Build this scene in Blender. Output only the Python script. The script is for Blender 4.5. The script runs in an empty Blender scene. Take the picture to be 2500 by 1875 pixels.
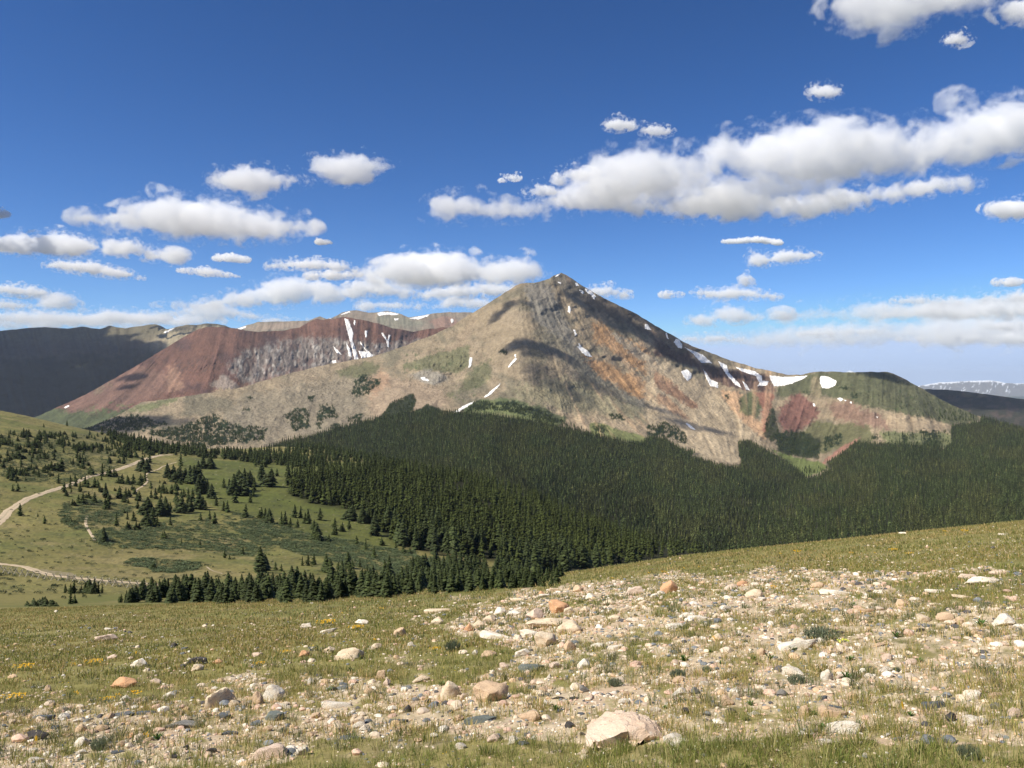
import bpy, bmesh, math, random
import numpy as np
from mathutils import Vector, Matrix
sc = bpy.context.scene
COL = sc.collection
# ------------------------------------------------------------------ camera
F = 1960.0; HX = 1250.0; HY = 937.5          # focal length and centre in photo pixels
cam = bpy.data.cameras.new('camera'); camo = bpy.data.objects.new('camera', cam); COL.objects.link(camo)
cam.sensor_fit = 'HORIZONTAL'; cam.sensor_width = 36; cam.lens = 36 * F / 2500.0
cam.clip_start = 0.05; cam.clip_end = 300000
camo.location = (0, 0, 0); camo.rotation_euler = (math.radians(90), 0, 0)
sc.camera = camo
# ------------------------------------------------------------------ world, sun, exposure
SUN = Vector((-0.82, -0.42, 1.02)).normalized()
w = bpy.data.worlds.new('World'); sc.world = w; w.use_nodes = True
wn = w.node_tree; bg = wn.nodes['Background']
sky = wn.nodes.new('ShaderNodeTexSky'); sky.sky_type = 'NISHITA'; sky.sun_disc = False
sky.sun_elevation = math.asin(SUN.z); sky.sun_rotation = math.atan2(SUN.x, SUN.y)
sky.altitude = 3500; sky.air_density = 1.0; sky.dust_density = 0.1; sky.ozone_density = 3.0
gam = wn.nodes.new('ShaderNodeGamma'); gam.inputs[1].default_value = 1.25
hs = wn.nodes.new('ShaderNodeHueSaturation'); hs.inputs['Saturation'].default_value = 1.15; hs.inputs['Hue'].default_value = 0.504
wn.links.new(sky.outputs[0], gam.inputs[0]); wn.links.new(gam.outputs[0], hs.inputs['Color'])
mn = wn.nodes.new('ShaderNodeVectorMath'); mn.operation = 'MINIMUM'; mn.inputs[1].default_value = (6.2, 8.0, 11.5)
wn.links.new(hs.outputs[0], mn.inputs[0]); wn.links.new(mn.outputs[0], bg.inputs[0]); bg.inputs[1].default_value = 0.06
L = bpy.data.lights.new('sun', 'SUN'); L.energy = 4.6; L.angle = math.radians(0.53); L.color = (1.0, 0.94, 0.82)
lo = bpy.data.objects.new('sun', L); COL.objects.link(lo)
lo.rotation_euler = SUN.to_track_quat('Z', 'Y').to_euler()
sc.view_settings.view_transform = 'Standard'; sc.view_settings.look = 'None'
sc.view_settings.exposure = 0.58; sc.view_settings.gamma = 1.0; sc.view_settings.use_curve_mapping = False
sc.cycles.use_denoising = True
sc.cycles.max_bounces = 20; sc.cycles.diffuse_bounces = 3; sc.cycles.glossy_bounces = 2
sc.cycles.volume_bounces = 14; sc.cycles.transparent_max_bounces = 8
sc.cycles.volume_step_rate = 1.0; sc.cycles.volume_max_steps = 256
rng = np.random.default_rng(11); random.seed(11)

# ------------------------------------------------------------------ numpy noise
def _h(ix, iy, s):
    n = (ix.astype(np.int64) * 374761393 + iy.astype(np.int64) * 668265263 + s * 1442695041) & 0xFFFFFFFF
    n = ((n ^ (n >> 13)) * 1274126177) & 0xFFFFFFFF
    return ((n ^ (n >> 16)) & 0xFFFF) / 65535.0
def vn(x, y, s=0):
    x = np.asarray(x, float); y = np.asarray(y, float)
    ix = np.floor(x); iy = np.floor(y); fx = x - ix; fy = y - iy
    fx = fx * fx * fx * (fx * (fx * 6 - 15) + 10); fy = fy * fy * fy * (fy * (fy * 6 - 15) + 10)
    a = _h(ix, iy, s); b = _h(ix + 1, iy, s); c = _h(ix, iy + 1, s); d = _h(ix + 1, iy + 1, s)
    return (a + (b - a) * fx) * (1 - fy) + (c + (d - c) * fx) * fy
def fbm(x, y, o=5, s=0, g=0.5, ridge=False):
    t = 0.0; a = 1.0; n = 0.0
    for k in range(o):
        v = vn(x, y, s + k * 17) * 2 - 1
        if ridge: v = 1 - 2 * np.abs(v)
        t = t + a * v; n += a; a *= g
        x, y = (x * 1.6 + y * 1.2) * 1.02 + 3.1, (y * 1.6 - x * 1.2) * 1.02 + 7.7
    return t / n
def vn3(p, s=0):
    z = p[:, 2]; iz = np.floor(z); f = z - iz; f = f * f * (3 - 2 * f)
    a = np.array([0.0]); 
    lo_ = vn(p[:, 0] + iz * 37.31, p[:, 1] + iz * 17.73, s); hi_ = vn(p[:, 0] + (iz + 1) * 37.31, p[:, 1] + (iz + 1) * 17.73, s)
    return (lo_ * (1 - f) + hi_ * f) * 2 - 1
def sstep(x, a, b):
    t = np.clip((x - a) / (b - a), 0, 1); return t * t * (3 - 2 * t)
def tps(P, v, lam=0.0):
    P = np.asarray(P, float); v = np.asarray(v, float); n = len(P)
    r2 = ((P[:, None] - P[None]) ** 2).sum(-1)
    K = 0.5 * r2 * np.log(r2 + 1e-12) + lam * np.eye(n)
    A = np.zeros((n + 3, n + 3)); A[:n, :n] = K; A[:n, n] = 1; A[:n, n + 1:] = P; A[n:, :n] = A[:n, n:].T
    wv = np.linalg.solve(A, np.concatenate([v, [0, 0, 0]]))
    def f(X, Y):
        X = np.asarray(X, float); Y = np.asarray(Y, float)
        o = wv[n] + wv[n + 1] * X + wv[n + 2] * Y
        for k in range(n):
            q = (X - P[k, 0]) ** 2 + (Y - P[k, 1]) ** 2
            o = o + wv[k] * 0.5 * q * np.log(q + 1e-12)
        return o
    return f
def inpoly(X, Y, poly):
    r = np.zeros(np.shape(X), bool); n = len(poly)
    for i in range(n):
        x1, y1 = poly[i]; x2, y2 = poly[(i + 1) % n]
        if y1 == y2: continue
        c = ((y1 > Y) != (y2 > Y)) & (X < (x2 - x1) * (Y - y1) / (y2 - y1) + x1)
        r ^= c
    return r
def blur(a, k):
    if k < 1: return a
    for ax in (0, 1):
        for _ in range(2):
            p = np.pad(a, [(k, k) if i == ax else (0, 0) for i in (0, 1)], mode='edge')
            c = np.cumsum(p, axis=ax); c = np.insert(c, 0, 0, axis=ax)
            a = (np.take(c, np.arange(2 * k + 1, c.shape[ax]), axis=ax) - np.take(c, np.arange(0, c.shape[ax] - 2 * k - 1), axis=ax)) / (2 * k + 1)
    return a
# the reading marks of the photograph (zoomed views) turned into photo pixels
def zA(x, y): return (900 + x / 2.765, 600 + y / 2.765)
def zB(x, y): return (1600 + x / 2.458, 800 + y / 2.458)
def zC(x, y): return (x / 2.458, 600 + y / 2.458)
def zD(x, y): return (x / 2.765, 950 + y / 2.765)
def zE(x, y): return (600 + x / 2.458, 1050 + y / 2.458)
def z6(x, y): return (x / 2.458, 1375 + y / 2.458)
def z7(x, y): return (800 + x / 2.458, 1375 + y / 2.458)
def z8(x, y): return (1600 + x / 2.458, 1275 + y / 2.458)
def PL(f, *a): return [f(*q) for q in a]

# ------------------------------------------------------------------ object helpers
def tag(o, label=None, cat=None, group=None, kind=None):
    if label: o['label'] = label
    if cat: o['category'] = cat
    if group: o['group'] = group
    if kind: o['kind'] = kind
    return o
def mesh_np(name, V, Fq, mat, colors=None, smooth=True, parent=None):
    """V (n,3), Fq (m,k) equal-sized faces; colors (n,3) linear albedo"""
    V = np.ascontiguousarray(V, np.float32); Fq = np.ascontiguousarray(Fq, np.int32)
    me = bpy.data.meshes.new(name); me.vertices.add(len(V)); me.vertices.foreach_set('co', V.ravel())
    k = Fq.shape[1]; me.loops.add(Fq.size); me.loops.foreach_set('vertex_index', Fq.ravel())
    me.polygons.add(len(Fq)); me.polygons.foreach_set('loop_start', np.arange(0, Fq.size, k, dtype=np.int32))
    try: me.polygons.foreach_set('loop_total', np.full(len(Fq), k, np.int32))
    except Exception: pass
    me.update(calc_edges=True)
    me.polygons.foreach_set('use_smooth', np.full(len(Fq), smooth, bool))
    if colors is not None:
        at = me.attributes.new('Col', 'FLOAT_COLOR', 'POINT')
        c = np.ones((len(V), 4), np.float32); c[:, :3] = colors; at.data.foreach_set('color', c.ravel())
    if mat: me.materials.append(mat)
    o = bpy.data.objects.new(name, me); COL.objects.link(o)
    if parent: o.parent = parent
    return o
def grid_faces(R, C_, mask=None):
    i = np.arange(R * C_).reshape(R, C_)
    q = np.stack([i[:-1, :-1], i[:-1, 1:], i[1:, 1:], i[1:, :-1]], -1)
    if mask is not None: q = q[mask]
    return q.reshape(-1, 4)

# ------------------------------------------------------------------ materials
def newmat(name):
    m = bpy.data.materials.new(name); m.use_nodes = True; t = m.node_tree
    return m, t, t.nodes['Principled BSDF']
def terrain_mat(name, scale, var=0.3, bump=1.0, bdist=2.0, rough=0.95, sub=6.0, vscale=(1, 1, 1)):
    """per-vertex albedo, broken up by procedural noise, with a fine bump"""
    m, t, b = newmat(name); N = t.nodes.new; K = t.links.new
    a = N('ShaderNodeAttribute'); a.attribute_name = 'Col'
    g = N('ShaderNodeNewGeometry'); mp = N('ShaderNodeMapping'); mp.inputs['Scale'].default_value = vscale
    K(g.outputs['Position'], mp.inputs['Vector'])
    n1 = N('ShaderNodeTexNoise'); n1.inputs['Scale'].default_value = scale; n1.inputs['Detail'].default_value = 7; n1.inputs['Roughness'].default_value = 0.65
    n2 = N('ShaderNodeTexNoise'); n2.inputs['Scale'].default_value = scale * sub; n2.inputs['Detail'].default_value = 4; n2.inputs['Roughness'].default_value = 0.6
    K(mp.outputs[0], n1.inputs['Vector']); K(mp.outputs[0], n2.inputs['Vector'])
    r = N('ShaderNodeMapRange'); r.inputs['From Min'].default_value = 0.3; r.inputs['From Max'].default_value = 0.7
    r.inputs['To Min'].default_value = 1 - var; r.inputs['To Max'].default_value = 1 + var
    ad = N('ShaderNodeMath'); ad.operation = 'ADD'; K(n1.outputs['Fac'], ad.inputs[0]); K(n2.outputs['Fac'], ad.inputs[1])
    hf = N('ShaderNodeMath'); hf.operation = 'MULTIPLY'; hf.inputs[1].default_value = 0.5; K(ad.outputs[0], hf.inputs[0])
    K(hf.outputs[0], r.inputs['Value'])
    mu = N('ShaderNodeVectorMath'); mu.operation = 'SCALE'; K(a.outputs['Color'], mu.inputs[0]); K(r.outputs[0], mu.inputs['Scale'])
    K(mu.outputs[0], b.inputs['Base Color']); b.inputs['Roughness'].default_value = rough; b.inputs['Specular IOR Level'].default_value = 0.15
    bp = N('ShaderNodeBump'); bp.inputs['Strength'].default_value = bump; bp.inputs['Distance'].default_value = bdist
    K(hf.outputs[0], bp.inputs['Height']); K(bp.outputs[0], b.inputs['Normal'])
    return m
def vcol_mat(name, rough=0.8, spec=0.2, jitter=0.0, nscale=None, nvar=0.25, bump=0.0, trans=0.0):
    m, t, b = newmat(name); N = t.nodes.new; K = t.links.new
    a = N('ShaderNodeAttribute'); a.attribute_name = 'Col'; src = a.outputs['Color']
    if jitter:
        oi = N('ShaderNodeObjectInfo'); r = N('ShaderNodeMapRange'); r.inputs['To Min'].default_value = 1 - jitter; r.inputs['To Max'].default_value = 1 + jitter
        K(oi.outputs['Random'], r.inputs['Value']); mu = N('ShaderNodeVectorMath'); mu.operation = 'SCALE'; K(src, mu.inputs[0]); K(r.outputs[0], mu.inputs['Scale']); src = mu.outputs[0]
    if nscale:
        g = N('ShaderNodeTexCoord'); n = N('ShaderNodeTexNoise'); n.inputs['Scale'].default_value = nscale; n.inputs['Detail'].default_value = 6; n.inputs['Roughness'].default_value = 0.7
        K(g.outputs['Object'], n.inputs['Vector']); r = N('ShaderNodeMapRange'); r.inputs['From Min'].default_value = 0.3; r.inputs['From Max'].default_value = 0.7
        r.inputs['To Min'].default_value = 1 - nvar; r.inputs['To Max'].default_value = 1 + nvar * 0.7
        K(n.outputs['Fac'], r.inputs['Value']); mu = N('ShaderNodeVectorMath'); mu.operation = 'SCALE'; K(src, mu.inputs[0]); K(r.outputs[0], mu.inputs['Scale']); src = mu.outputs[0]
        if bump:
            bp = N('ShaderNodeBump'); bp.inputs['Strength'].default_value = 0.9; bp.inputs['Distance'].default_value = bump
            K(n.outputs['Fac'], bp.inputs['Height']); K(bp.outputs[0], b.inputs['Normal'])
    K(src, b.inputs['Base Color']); b.inputs['Roughness'].default_value = rough; b.inputs['Specular IOR Level'].default_value = spec
    if trans:
        tr = N('ShaderNodeBsdfTranslucent'); K(src, tr.inputs[0]); mx = N('ShaderNodeMixShader'); mx.inputs[0].default_value = trans
        o = t.nodes['Material Output']; K(b.outputs[0], mx.inputs[1]); K(tr.outputs[0], mx.inputs[2]); K(mx.outputs[0], o.inputs['Surface'])
    return m
M_far = terrain_mat('mountain_rock', 0.02, 0.34, 1.0, 15.0, sub=5)
M_grd = terrain_mat('alpine_ground', 1.3, 0.35, 0.8, 0.03, sub=9)
M_spruce = vcol_mat('spruce_needles', 0.7, 0.15, jitter=0.25)
M_bark = vcol_mat('bark', 0.9, 0.1)
M_mass = vcol_mat('forest_needles', 0.8, 0.1)
M_willow = vcol_mat('willow_leaves', 0.75, 0.2)
M_grass = vcol_mat('grass_blades', 0.55, 0.3, trans=0.35)
M_leaf = vcol_mat('herb_leaves', 0.5, 0.3, jitter=0.2, trans=0.25)
M_petal = vcol_mat('petals', 0.6, 0.2, trans=0.3)
M_wood = vcol_mat('weathered_wood', 0.9, 0.1)
M_path = terrain_mat('gravel_track', 0.9, 0.18, 0.4, 0.02)

# ------------------------------------------------------------------ 1. the near ground, the valley and the left hillside: one sheet
SX = [-1.6, -.9, -.64, -.4, -.147, .025, .216, .4, .638, .9, 1.6]
SV = [.262, .262, .258, .250, .232, .212, .182, .164, .139, .125, .12]
VC = []
for px, L_ in {-700: [(110, 1466), (170, 1430), (260, 1340), (400, 1200), (660, 1060), (900, 985), (1150, 990), (1700, 1040)],
          0: [(60, 1478), (130, 1467), (165, 1438), (200, 1405), (260, 1340), (330, 1270), (420, 1190), (520, 1130), (660, 1060), (800, 1020), (950, 1003), (1150, 1016), (1700, 1060)],
          300: [(60, 1474), (130, 1467), (175, 1432), (230, 1395), (320, 1310), (420, 1240), (560, 1160), (720, 1110), (900, 1076), (1050, 1066), (1300, 1085), (1700, 1120)],
          600: [(60, 1470), (130, 1465), (185, 1430), (270, 1385), (370, 1310), (470, 1240), (610, 1170), (800, 1125), (1000, 1106), (1200, 1097), (1400, 1112), (1700, 1140)],
          690: [(1000, 1104), (1200, 1088)],
          900: [(60, 1466), (125, 1466), (180, 1450), (270, 1405), (370, 1340), (470, 1275), (610, 1195), (800, 1145), (1000, 1124), (1200, 1120), (1400, 1140), (1700, 1170)],
          1250: [(80, 1440), (150, 1462), (260, 1435), (360, 1390), (500, 1300), (700, 1225), (850, 1192), (1000, 1215), (1300, 1260), (1700, 1300)],
          1500: [(80, 1430), (150, 1470), (300, 1430), (500, 1368), (700, 1312), (800, 1297), (1000, 1330), (1300, 1370), (1700, 1390)],
          1700: [(80, 1400), (160, 1460), (300, 1450), (700, 1350), (900, 1400), (1300, 1430), (1700, 1450)],
          2100: [(80, 1370), (160, 1460), (300, 1490), (700, 1430), (1300, 1450), (1700, 1460)],
          2500: [(80, 1330), (160, 1430), (300, 1480), (700, 1440), (1300, 1450), (1700, 1460)],
          3200: [(80, 1300), (160, 1420), (300, 1480), (700, 1440), (1700, 1460)]}.items():
    for d, py in L_: VC.append((px / 400.0, math.log(d) * 2.2, py))
VC = np.array(VC); _vf = tps(VC[:, :2], VC[:, 2], 0.02)
TPX = np.linspace(-900, 3400, 430); TLD = np.linspace(math.log(1.2), math.log(1900), 900)
_gx, _gl = np.meshgrid(TPX, TLD)
_X = (_gx - HX) / F; _d = np.exp(_gl)
_plane = HY + F * (1.5 / _d + np.interp(_X, SX, SV))
_val = _vf(_gx / 400.0, _gl * 2.2)
_w0 = sstep(_gl, math.log(34), math.log(110))
TAB = _plane * (1 - _w0) + _val * _w0
def bil(T, u, v):
    R, C_ = T.shape; u = np.clip(u, 0, C_ - 1.001); v = np.clip(v, 0, R - 1.001)
    iu = u.astype(int); iv = v.astype(int); fu = u - iu; fv = v - iv
    return (T[iv, iu] * (1 - fu) + T[iv, iu + 1] * fu) * (1 - fv) + (T[iv + 1, iu] * (1 - fu) + T[iv + 1, iu + 1] * fu) * fv
def ground_z(x, y):
    x = np.asarray(x, float); y = np.maximum(np.asarray(y, float), 1.25)
    px = HX + F * x / y; ld = np.log(y)
    py = bil(TAB, (px - TPX[0]) / (TPX[1] - TPX[0]), (ld - TLD[0]) / (TLD[1] - TLD[0]))
    z = -(py - HY) / F * y
    near = 1 - sstep(y, 30, 60)
    z = z + near * (0.05 * fbm(x * .45, y * .45, 3, 5) + 0.035 * fbm(x * 1.7, y * 1.7, 4, 9)) * sstep(y, 1.5, 4)
    z = z + (1 - near) * (0.0022 * y) * fbm(x * .018, y * .018, 4, 21) + sstep(y, 60, 200) * .25 * fbm(x * .12, y * .12, 3, 25)
    return z
_vis = {}
def _column(px):
    k = int(round(px / 4.0))
    if k not in _vis:
        ld = np.linspace(math.log(2.5), math.log(1500), 1400); d = np.exp(ld)
        z = ground_z((k * 4.0 - HX) / F * d, d); py = HY - F * z / d
        _vis[k] = (np.minimum.accumulate(py), d)
    return _vis[k]
def hit(px, py):
    """the first ground point seen in that direction, or None"""
    rm, d = _column(px)
    i = np.searchsorted(-rm, -py)
    if i >= len(d): return None
    dd = d[i]; X = (px - HX) / F
    return (X * dd, dd, float(ground_z(X * dd, dd)))
pxs = np.concatenate([np.linspace(-900, -150, 60)[:-1], np.linspace(-150, 2650, 930), np.linspace(2650, 3400, 60)[1:]])
ds = np.concatenate([1 / np.linspace(1 / 1.6, 1 / 2.8, 30)[:-1], 1 / np.linspace(1 / 2.8, 1 / 60, 560)[:-1], np.geomspace(60, 1700, 430)])
GX, GD = np.meshgrid(pxs, ds); wx = (GX - HX) / F * GD; wz = ground_z(wx, GD); GY = HY - F * wz / GD
def mixc(c, col, m):
    m = np.clip(m, 0, 1)[..., None]; return c * (1 - m) + np.array(col) * m
# grassiness of the near field: 1 turf, 0 bare stony soil
ROCKY = [(-300, 1735), (200, 1730), (450, 1700), (600, 1640), (800, 1668), (1150, 1662), (1290, 1590), (1100, 1530), (1150, 1480), (1250, 1450), (1400, 1420), (1700, 1395),
         (2100, 1390), (2500, 1400), (2900, 1400), (2900, 1815), (2300, 1822), (1900, 1805), (1400, 1815), (1000, 1790), (760, 1800), (640, 1885), (-300, 1900)]
def stony(px, py):
    wX = px + 60 * fbm(px / 110, py / 45, 4, 3); wY = py + 26 * fbm(px / 110 + 9, py / 45, 4, 4)
    m = inpoly(wX, wY, ROCKY).astype(float)
    m = m * (0.62 + 0.95 * fbm(px / 60, py / 22, 5, 8, .6)) + 0.45 * sstep(fbm(px / 70, py / 20, 4, 14), .05, .5) * (py > 1430) * (1 - .85 * sstep(1650 - py + (500 - px) * .12, 0, 60) * (px < 1000))
    m = m * (1 - .75 * inpoly(wX, wY, [(2150, 1420), (2600, 1400), (2600, 1470), (2300, 1475)]))
    return np.clip(m, 0, 1)
base = np.zeros(GX.shape + (3,)) + np.array([.235, .205, .070])
base = mixc(base, (.165, .168, .050), sstep(fbm(wx * .03, GD * .03, 5, 31), -.1, .45))
base = mixc(base, (.29, .235, .10), .8 * sstep(fbm(wx * .05, GD * .05, 5, 33), .15, .6))
base = mixc(base, (.21, .165, .10), .5 * sstep(fbm(wx * .7, GD * .7, 4, 36), .1, .6) * (GD < 70))
near = (GD < 60) & (GY > 1380)
st = stony(GX, GY) * (1 - sstep(GD, 45, 60))
base = mixc(base, (.55, .44, .30), sstep(st + .25 * fbm(wx * 2.2, GD * 2.2, 4, 39), .15, .85) * .92)
base = mixc(base, (.48, .35, .24), sstep(st, .3, .8) * sstep(fbm(wx * 1.1, GD * 1.1, 4, 38), .1, .5) * .8)
mid = GD > 150
# greener slopes and willow flats of the valley
G1 = PL(zD, (1180, 440), (1250, 700), (1480, 830), (1900, 900), (2300, 1080), (2700, 1100), (2700, 500), (1500, 480))
base = mixc(base, (.110, .130, .030), .8 * sstep(blur(inpoly(GX + 30 * fbm(GX / 60, GY / 25, 3, 41), GY, G1).astype(float), 4) + .3 * fbm(GX / 50, GY / 16, 4, 42), .3, .8) * mid)
WIL = [PL(zD, (1500, 850), (1620, 840), (2000, 940), (2212, 1010), (2700, 1080), (3400, 1300), (3400, 1420), (2300, 1180), (1900, 1080), (1600, 960)),
       PL(zD, (820, 1150), (1000, 1140), (1330, 1170), (1320, 1230), (1100, 1240), (850, 1200)),
       PL(zD, (620, 950), (760, 940), (1400, 870), (1500, 930), (1900, 1050), (1700, 1130), (1200, 1080), (700, 1080)),
       PL(zD, (0, 380), (700, 320), (900, 500), (500, 640), (250, 640), (0, 600)),
       PL(zD, (400, 780), (640, 740), (900, 800), (800, 900), (560, 960), (420, 920)),
       PL(zD, (-400, 260), (650, 300), (650, 400), (-400, 400))]
def willow(px, py):
    o = np.zeros(np.shape(px))
    for k, P_ in enumerate(WIL):
        o = np.maximum(o, inpoly(px + 24 * fbm(px / 60, py / 22, 3, 50 + k), py + 7 * fbm(px / 60, py / 22, 3, 60), P_) * (1, .9, .55, .55, .7, .5)[k])
    return o
wl = willow(GX, GY) * mid
base = mixc(base, (.070, .086, .036), wl * sstep(.4 * wl + fbm(GX / 26, GY / 5, 4, 44), -.1, .5) * .85)
base = base * (1 + .34 * fbm(GX / 7, GY / 1.8, 4, 47, .65) * mid * (GD < 1200) + .16 * fbm(GX / 60, GY / 18, 3, 46) * mid)[..., None]
base = mixc(base, (.085, .090, .036), .6 * sstep(fbm(GX / 14, GY / 2.2, 4, 48, .6), .15, .4) * mid)
base = mixc(base, (.34, .29, .18), .6 * sstep(fbm(GX / 2.2, GY / 1.1, 2, 49), .62, .8) * mid)
FORN = PL(zE, (250, 290), (260, 390), (420, 445), (600, 475), (690, 490), (740, 560), (860, 650), (950, 705), (1150, 745), (1400, 775), (1560, 800), (1700, 850), (2000, 900), (4800, 900), (4800, 0), (2000, 300), (1000, 190), (700, 235))
fn = blur(inpoly(GX, GY, FORN).astype(float), 2) * (GD > 300)
base = mixc(base, (.020, .022, .011), fn * .92)
# worn stony patches beside the track
base = mixc(base, (.33, .27, .17), .8 * sstep(inpoly(GX, GY, PL(zD, (270, 1215), (480, 1240), (560, 1290), (900, 1300), (1000, 1325), (500, 1290), (300, 1235))) + .5 * fbm(GX / 20, GY / 6, 3, 45), .6, 1))
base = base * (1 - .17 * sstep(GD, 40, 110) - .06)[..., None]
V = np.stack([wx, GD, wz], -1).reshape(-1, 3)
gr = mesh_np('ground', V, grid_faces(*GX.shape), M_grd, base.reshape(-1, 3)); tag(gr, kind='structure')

# ------------------------------------------------------------------ 2. mountains
def sil(pts, px, seed, amp):
    a = np.array(sorted(pts)); y = np.interp(px, a[:, 0], a[:, 1])
    return y + amp * fbm(px / 14.0, px * 0 + seed, 4, seed)
RX = np.arange(-420, 2940, 2.0); RY = np.arange(620, 1460, 2.0)
QX, QY = np.meshgrid(RX, RY)
I0, J0 = np.meshgrid(np.arange(len(RX)), np.arange(len(RY)))
def flow(ctrl, Ln=26, seed=1, fine=1.6):
    """noise smeared down the fall line: scree chutes, ribs and gullies"""
    c = np.array(ctrl, float); vx = np.zeros_like(QX); vy = np.zeros_like(QX); ws = 0
    for x, y, a in c:
        w_ = 1 / (((QX - x) / 1.0) ** 2 + ((QY - y) * 1.3) ** 2 + 900) ** 1.5
        vx += w_ * math.cos(math.radians(a)); vy += w_ * math.sin(math.radians(a))
    n = np.hypot(vx, vy); vx /= n; vy /= n
    nz = [fbm(QX / (3.0 * fine), QY / (3.0 * fine), 3, seed, .6), fbm(QX / (9 * fine), QY / (9 * fine), 3, seed + 5, .6)]
    out = []
    for z, L_ in zip(nz, (Ln, Ln * 2)):
        acc = z.copy()
        for sg in (1, -1):
            cx = QX.copy(); cy = QY.copy(); iu = I0; iv = J0
            for k in range(L_):
                cx = cx + sg * vx[iv, iu] * 2.0; cy = cy + sg * vy[iv, iu] * 2.0
                iu = np.clip((cx - RX[0]) / 2, 0, len(RX) - 1).astype(int); iv = np.clip((cy - RY[0]) / 2, 0, len(RY) - 1).astype(int)
                acc += z[iv, iu]
        acc /= acc.std(); out.append(acc)
    return out
def samp(T, px, py): return bil(T, (px - RX[0]) / 2, (py - RY[0]) / 2)
class Layer:
    """a mountain: every vertex at its own distance; the far side falls away behind the crest"""
    def __init__(s, name, pts, dpts, bottom, amp, seed, cols, rows, paint, relief, label_col=None, mat=None, back=0.35):
        dp = np.array(dpts, float); f = tps(dp[:, :2] / 300.0, np.log(dp[:, 2]), 0.01)
        s.D = np.exp(f(QX / 300.0, QY / 300.0)) * (1 + relief(QX, QY)); s.C = paint(QX, QY)
        px = cols; top = sil(pts, px, seed, amp); bot = np.maximum(bottom(px), top + 4)
        s.px, s.top, s.bot = px, top, bot
        t = np.linspace(0, 1, rows)[:, None]
        PY = bot[None] + (top - bot)[None] * t; PX = np.repeat(px[None], rows, 0)
        D = samp(s.D, PX, PY); Z = -(PY - HY) / F * D; c = np.stack([samp(s.C[..., k], PX, PY) for k in range(3)], -1)
        X = (PX - HX) / F * D
        # back slope
        bx, bd, bz, bc = [], [], [], []
        for k in range(1, 9):
            dd = D[-1] * (1 + back * (k / 8.0) ** 1.5)
            bd.append(dd); bx.append((PX[-1] - HX) / F * dd); bz.append(Z[-1] - (Z[-1] + 420) * (k / 8.0) ** 1.3 - 3.0 * k); bc.append(c[-1])
        X = np.vstack([X] + [b[None] for b in bx]); D_ = np.vstack([D] + [b[None] for b in bd]); Z = np.vstack([Z] + [b[None] for b in bz]); c = np.concatenate([c] + [b[None] for b in bc])
        s.o = mesh_np(name, np.stack([X, D_, Z], -1).reshape(-1, 3), grid_faces(*X.shape), mat or M_far, c.reshape(-1, 3)); tag(s.o, kind='structure')
    def at(s, px, py):
        d = samp(s.D, np.asarray(px, float), np.asarray(py, float)); return np.stack([(px - HX) / F * d, d, -(py - HY) / F * d], -1)
def pmask(poly, seed, soft, ragged=.45, wv=None):
    """soft, ragged-edged mask of a polygon, worked out only inside its own window"""
    pa = np.array(poly); wv = (4 + soft * 1.3) if wv is None else wv; pad = wv + soft * 5 + 8
    u0, u1 = np.clip([(pa[:, 0].min() - pad - RX[0]) // 2, (pa[:, 0].max() + pad - RX[0]) // 2 + 1], 0, len(RX)).astype(int)
    v0, v1 = np.clip([(pa[:, 1].min() - pad - RY[0]) // 2, (pa[:, 1].max() + pad - RY[0]) // 2 + 1], 0, len(RY)).astype(int)
    x = QX[v0:v1, u0:u1]; y = QY[v0:v1, u0:u1]
    if x.size == 0: return (slice(0, 0), slice(0, 0)), np.zeros((0, 0))
    n = fbm(x / 20, y / 14, 4, seed); m = inpoly(x + wv * n, y + wv * .7 * fbm(x / 20 + 5, y / 14, 3, seed + 3), poly).astype(float)
    m = blur(m, int(soft))
    return (slice(v0, v1), slice(u0, u1)), sstep(m + ragged * 1.25 * fbm(x / 7, y / 5, 4, seed + 9, .6) * (m > .02), .22, .78)
def patches(C0, lst, seed):
    for k, (poly, col, st_, soft) in enumerate(lst):
        w_, m = pmask(poly, seed + 20 * k, soft)
        C0[w_] = mixc(C0[w_], col, m * st_)
    return C0
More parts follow.
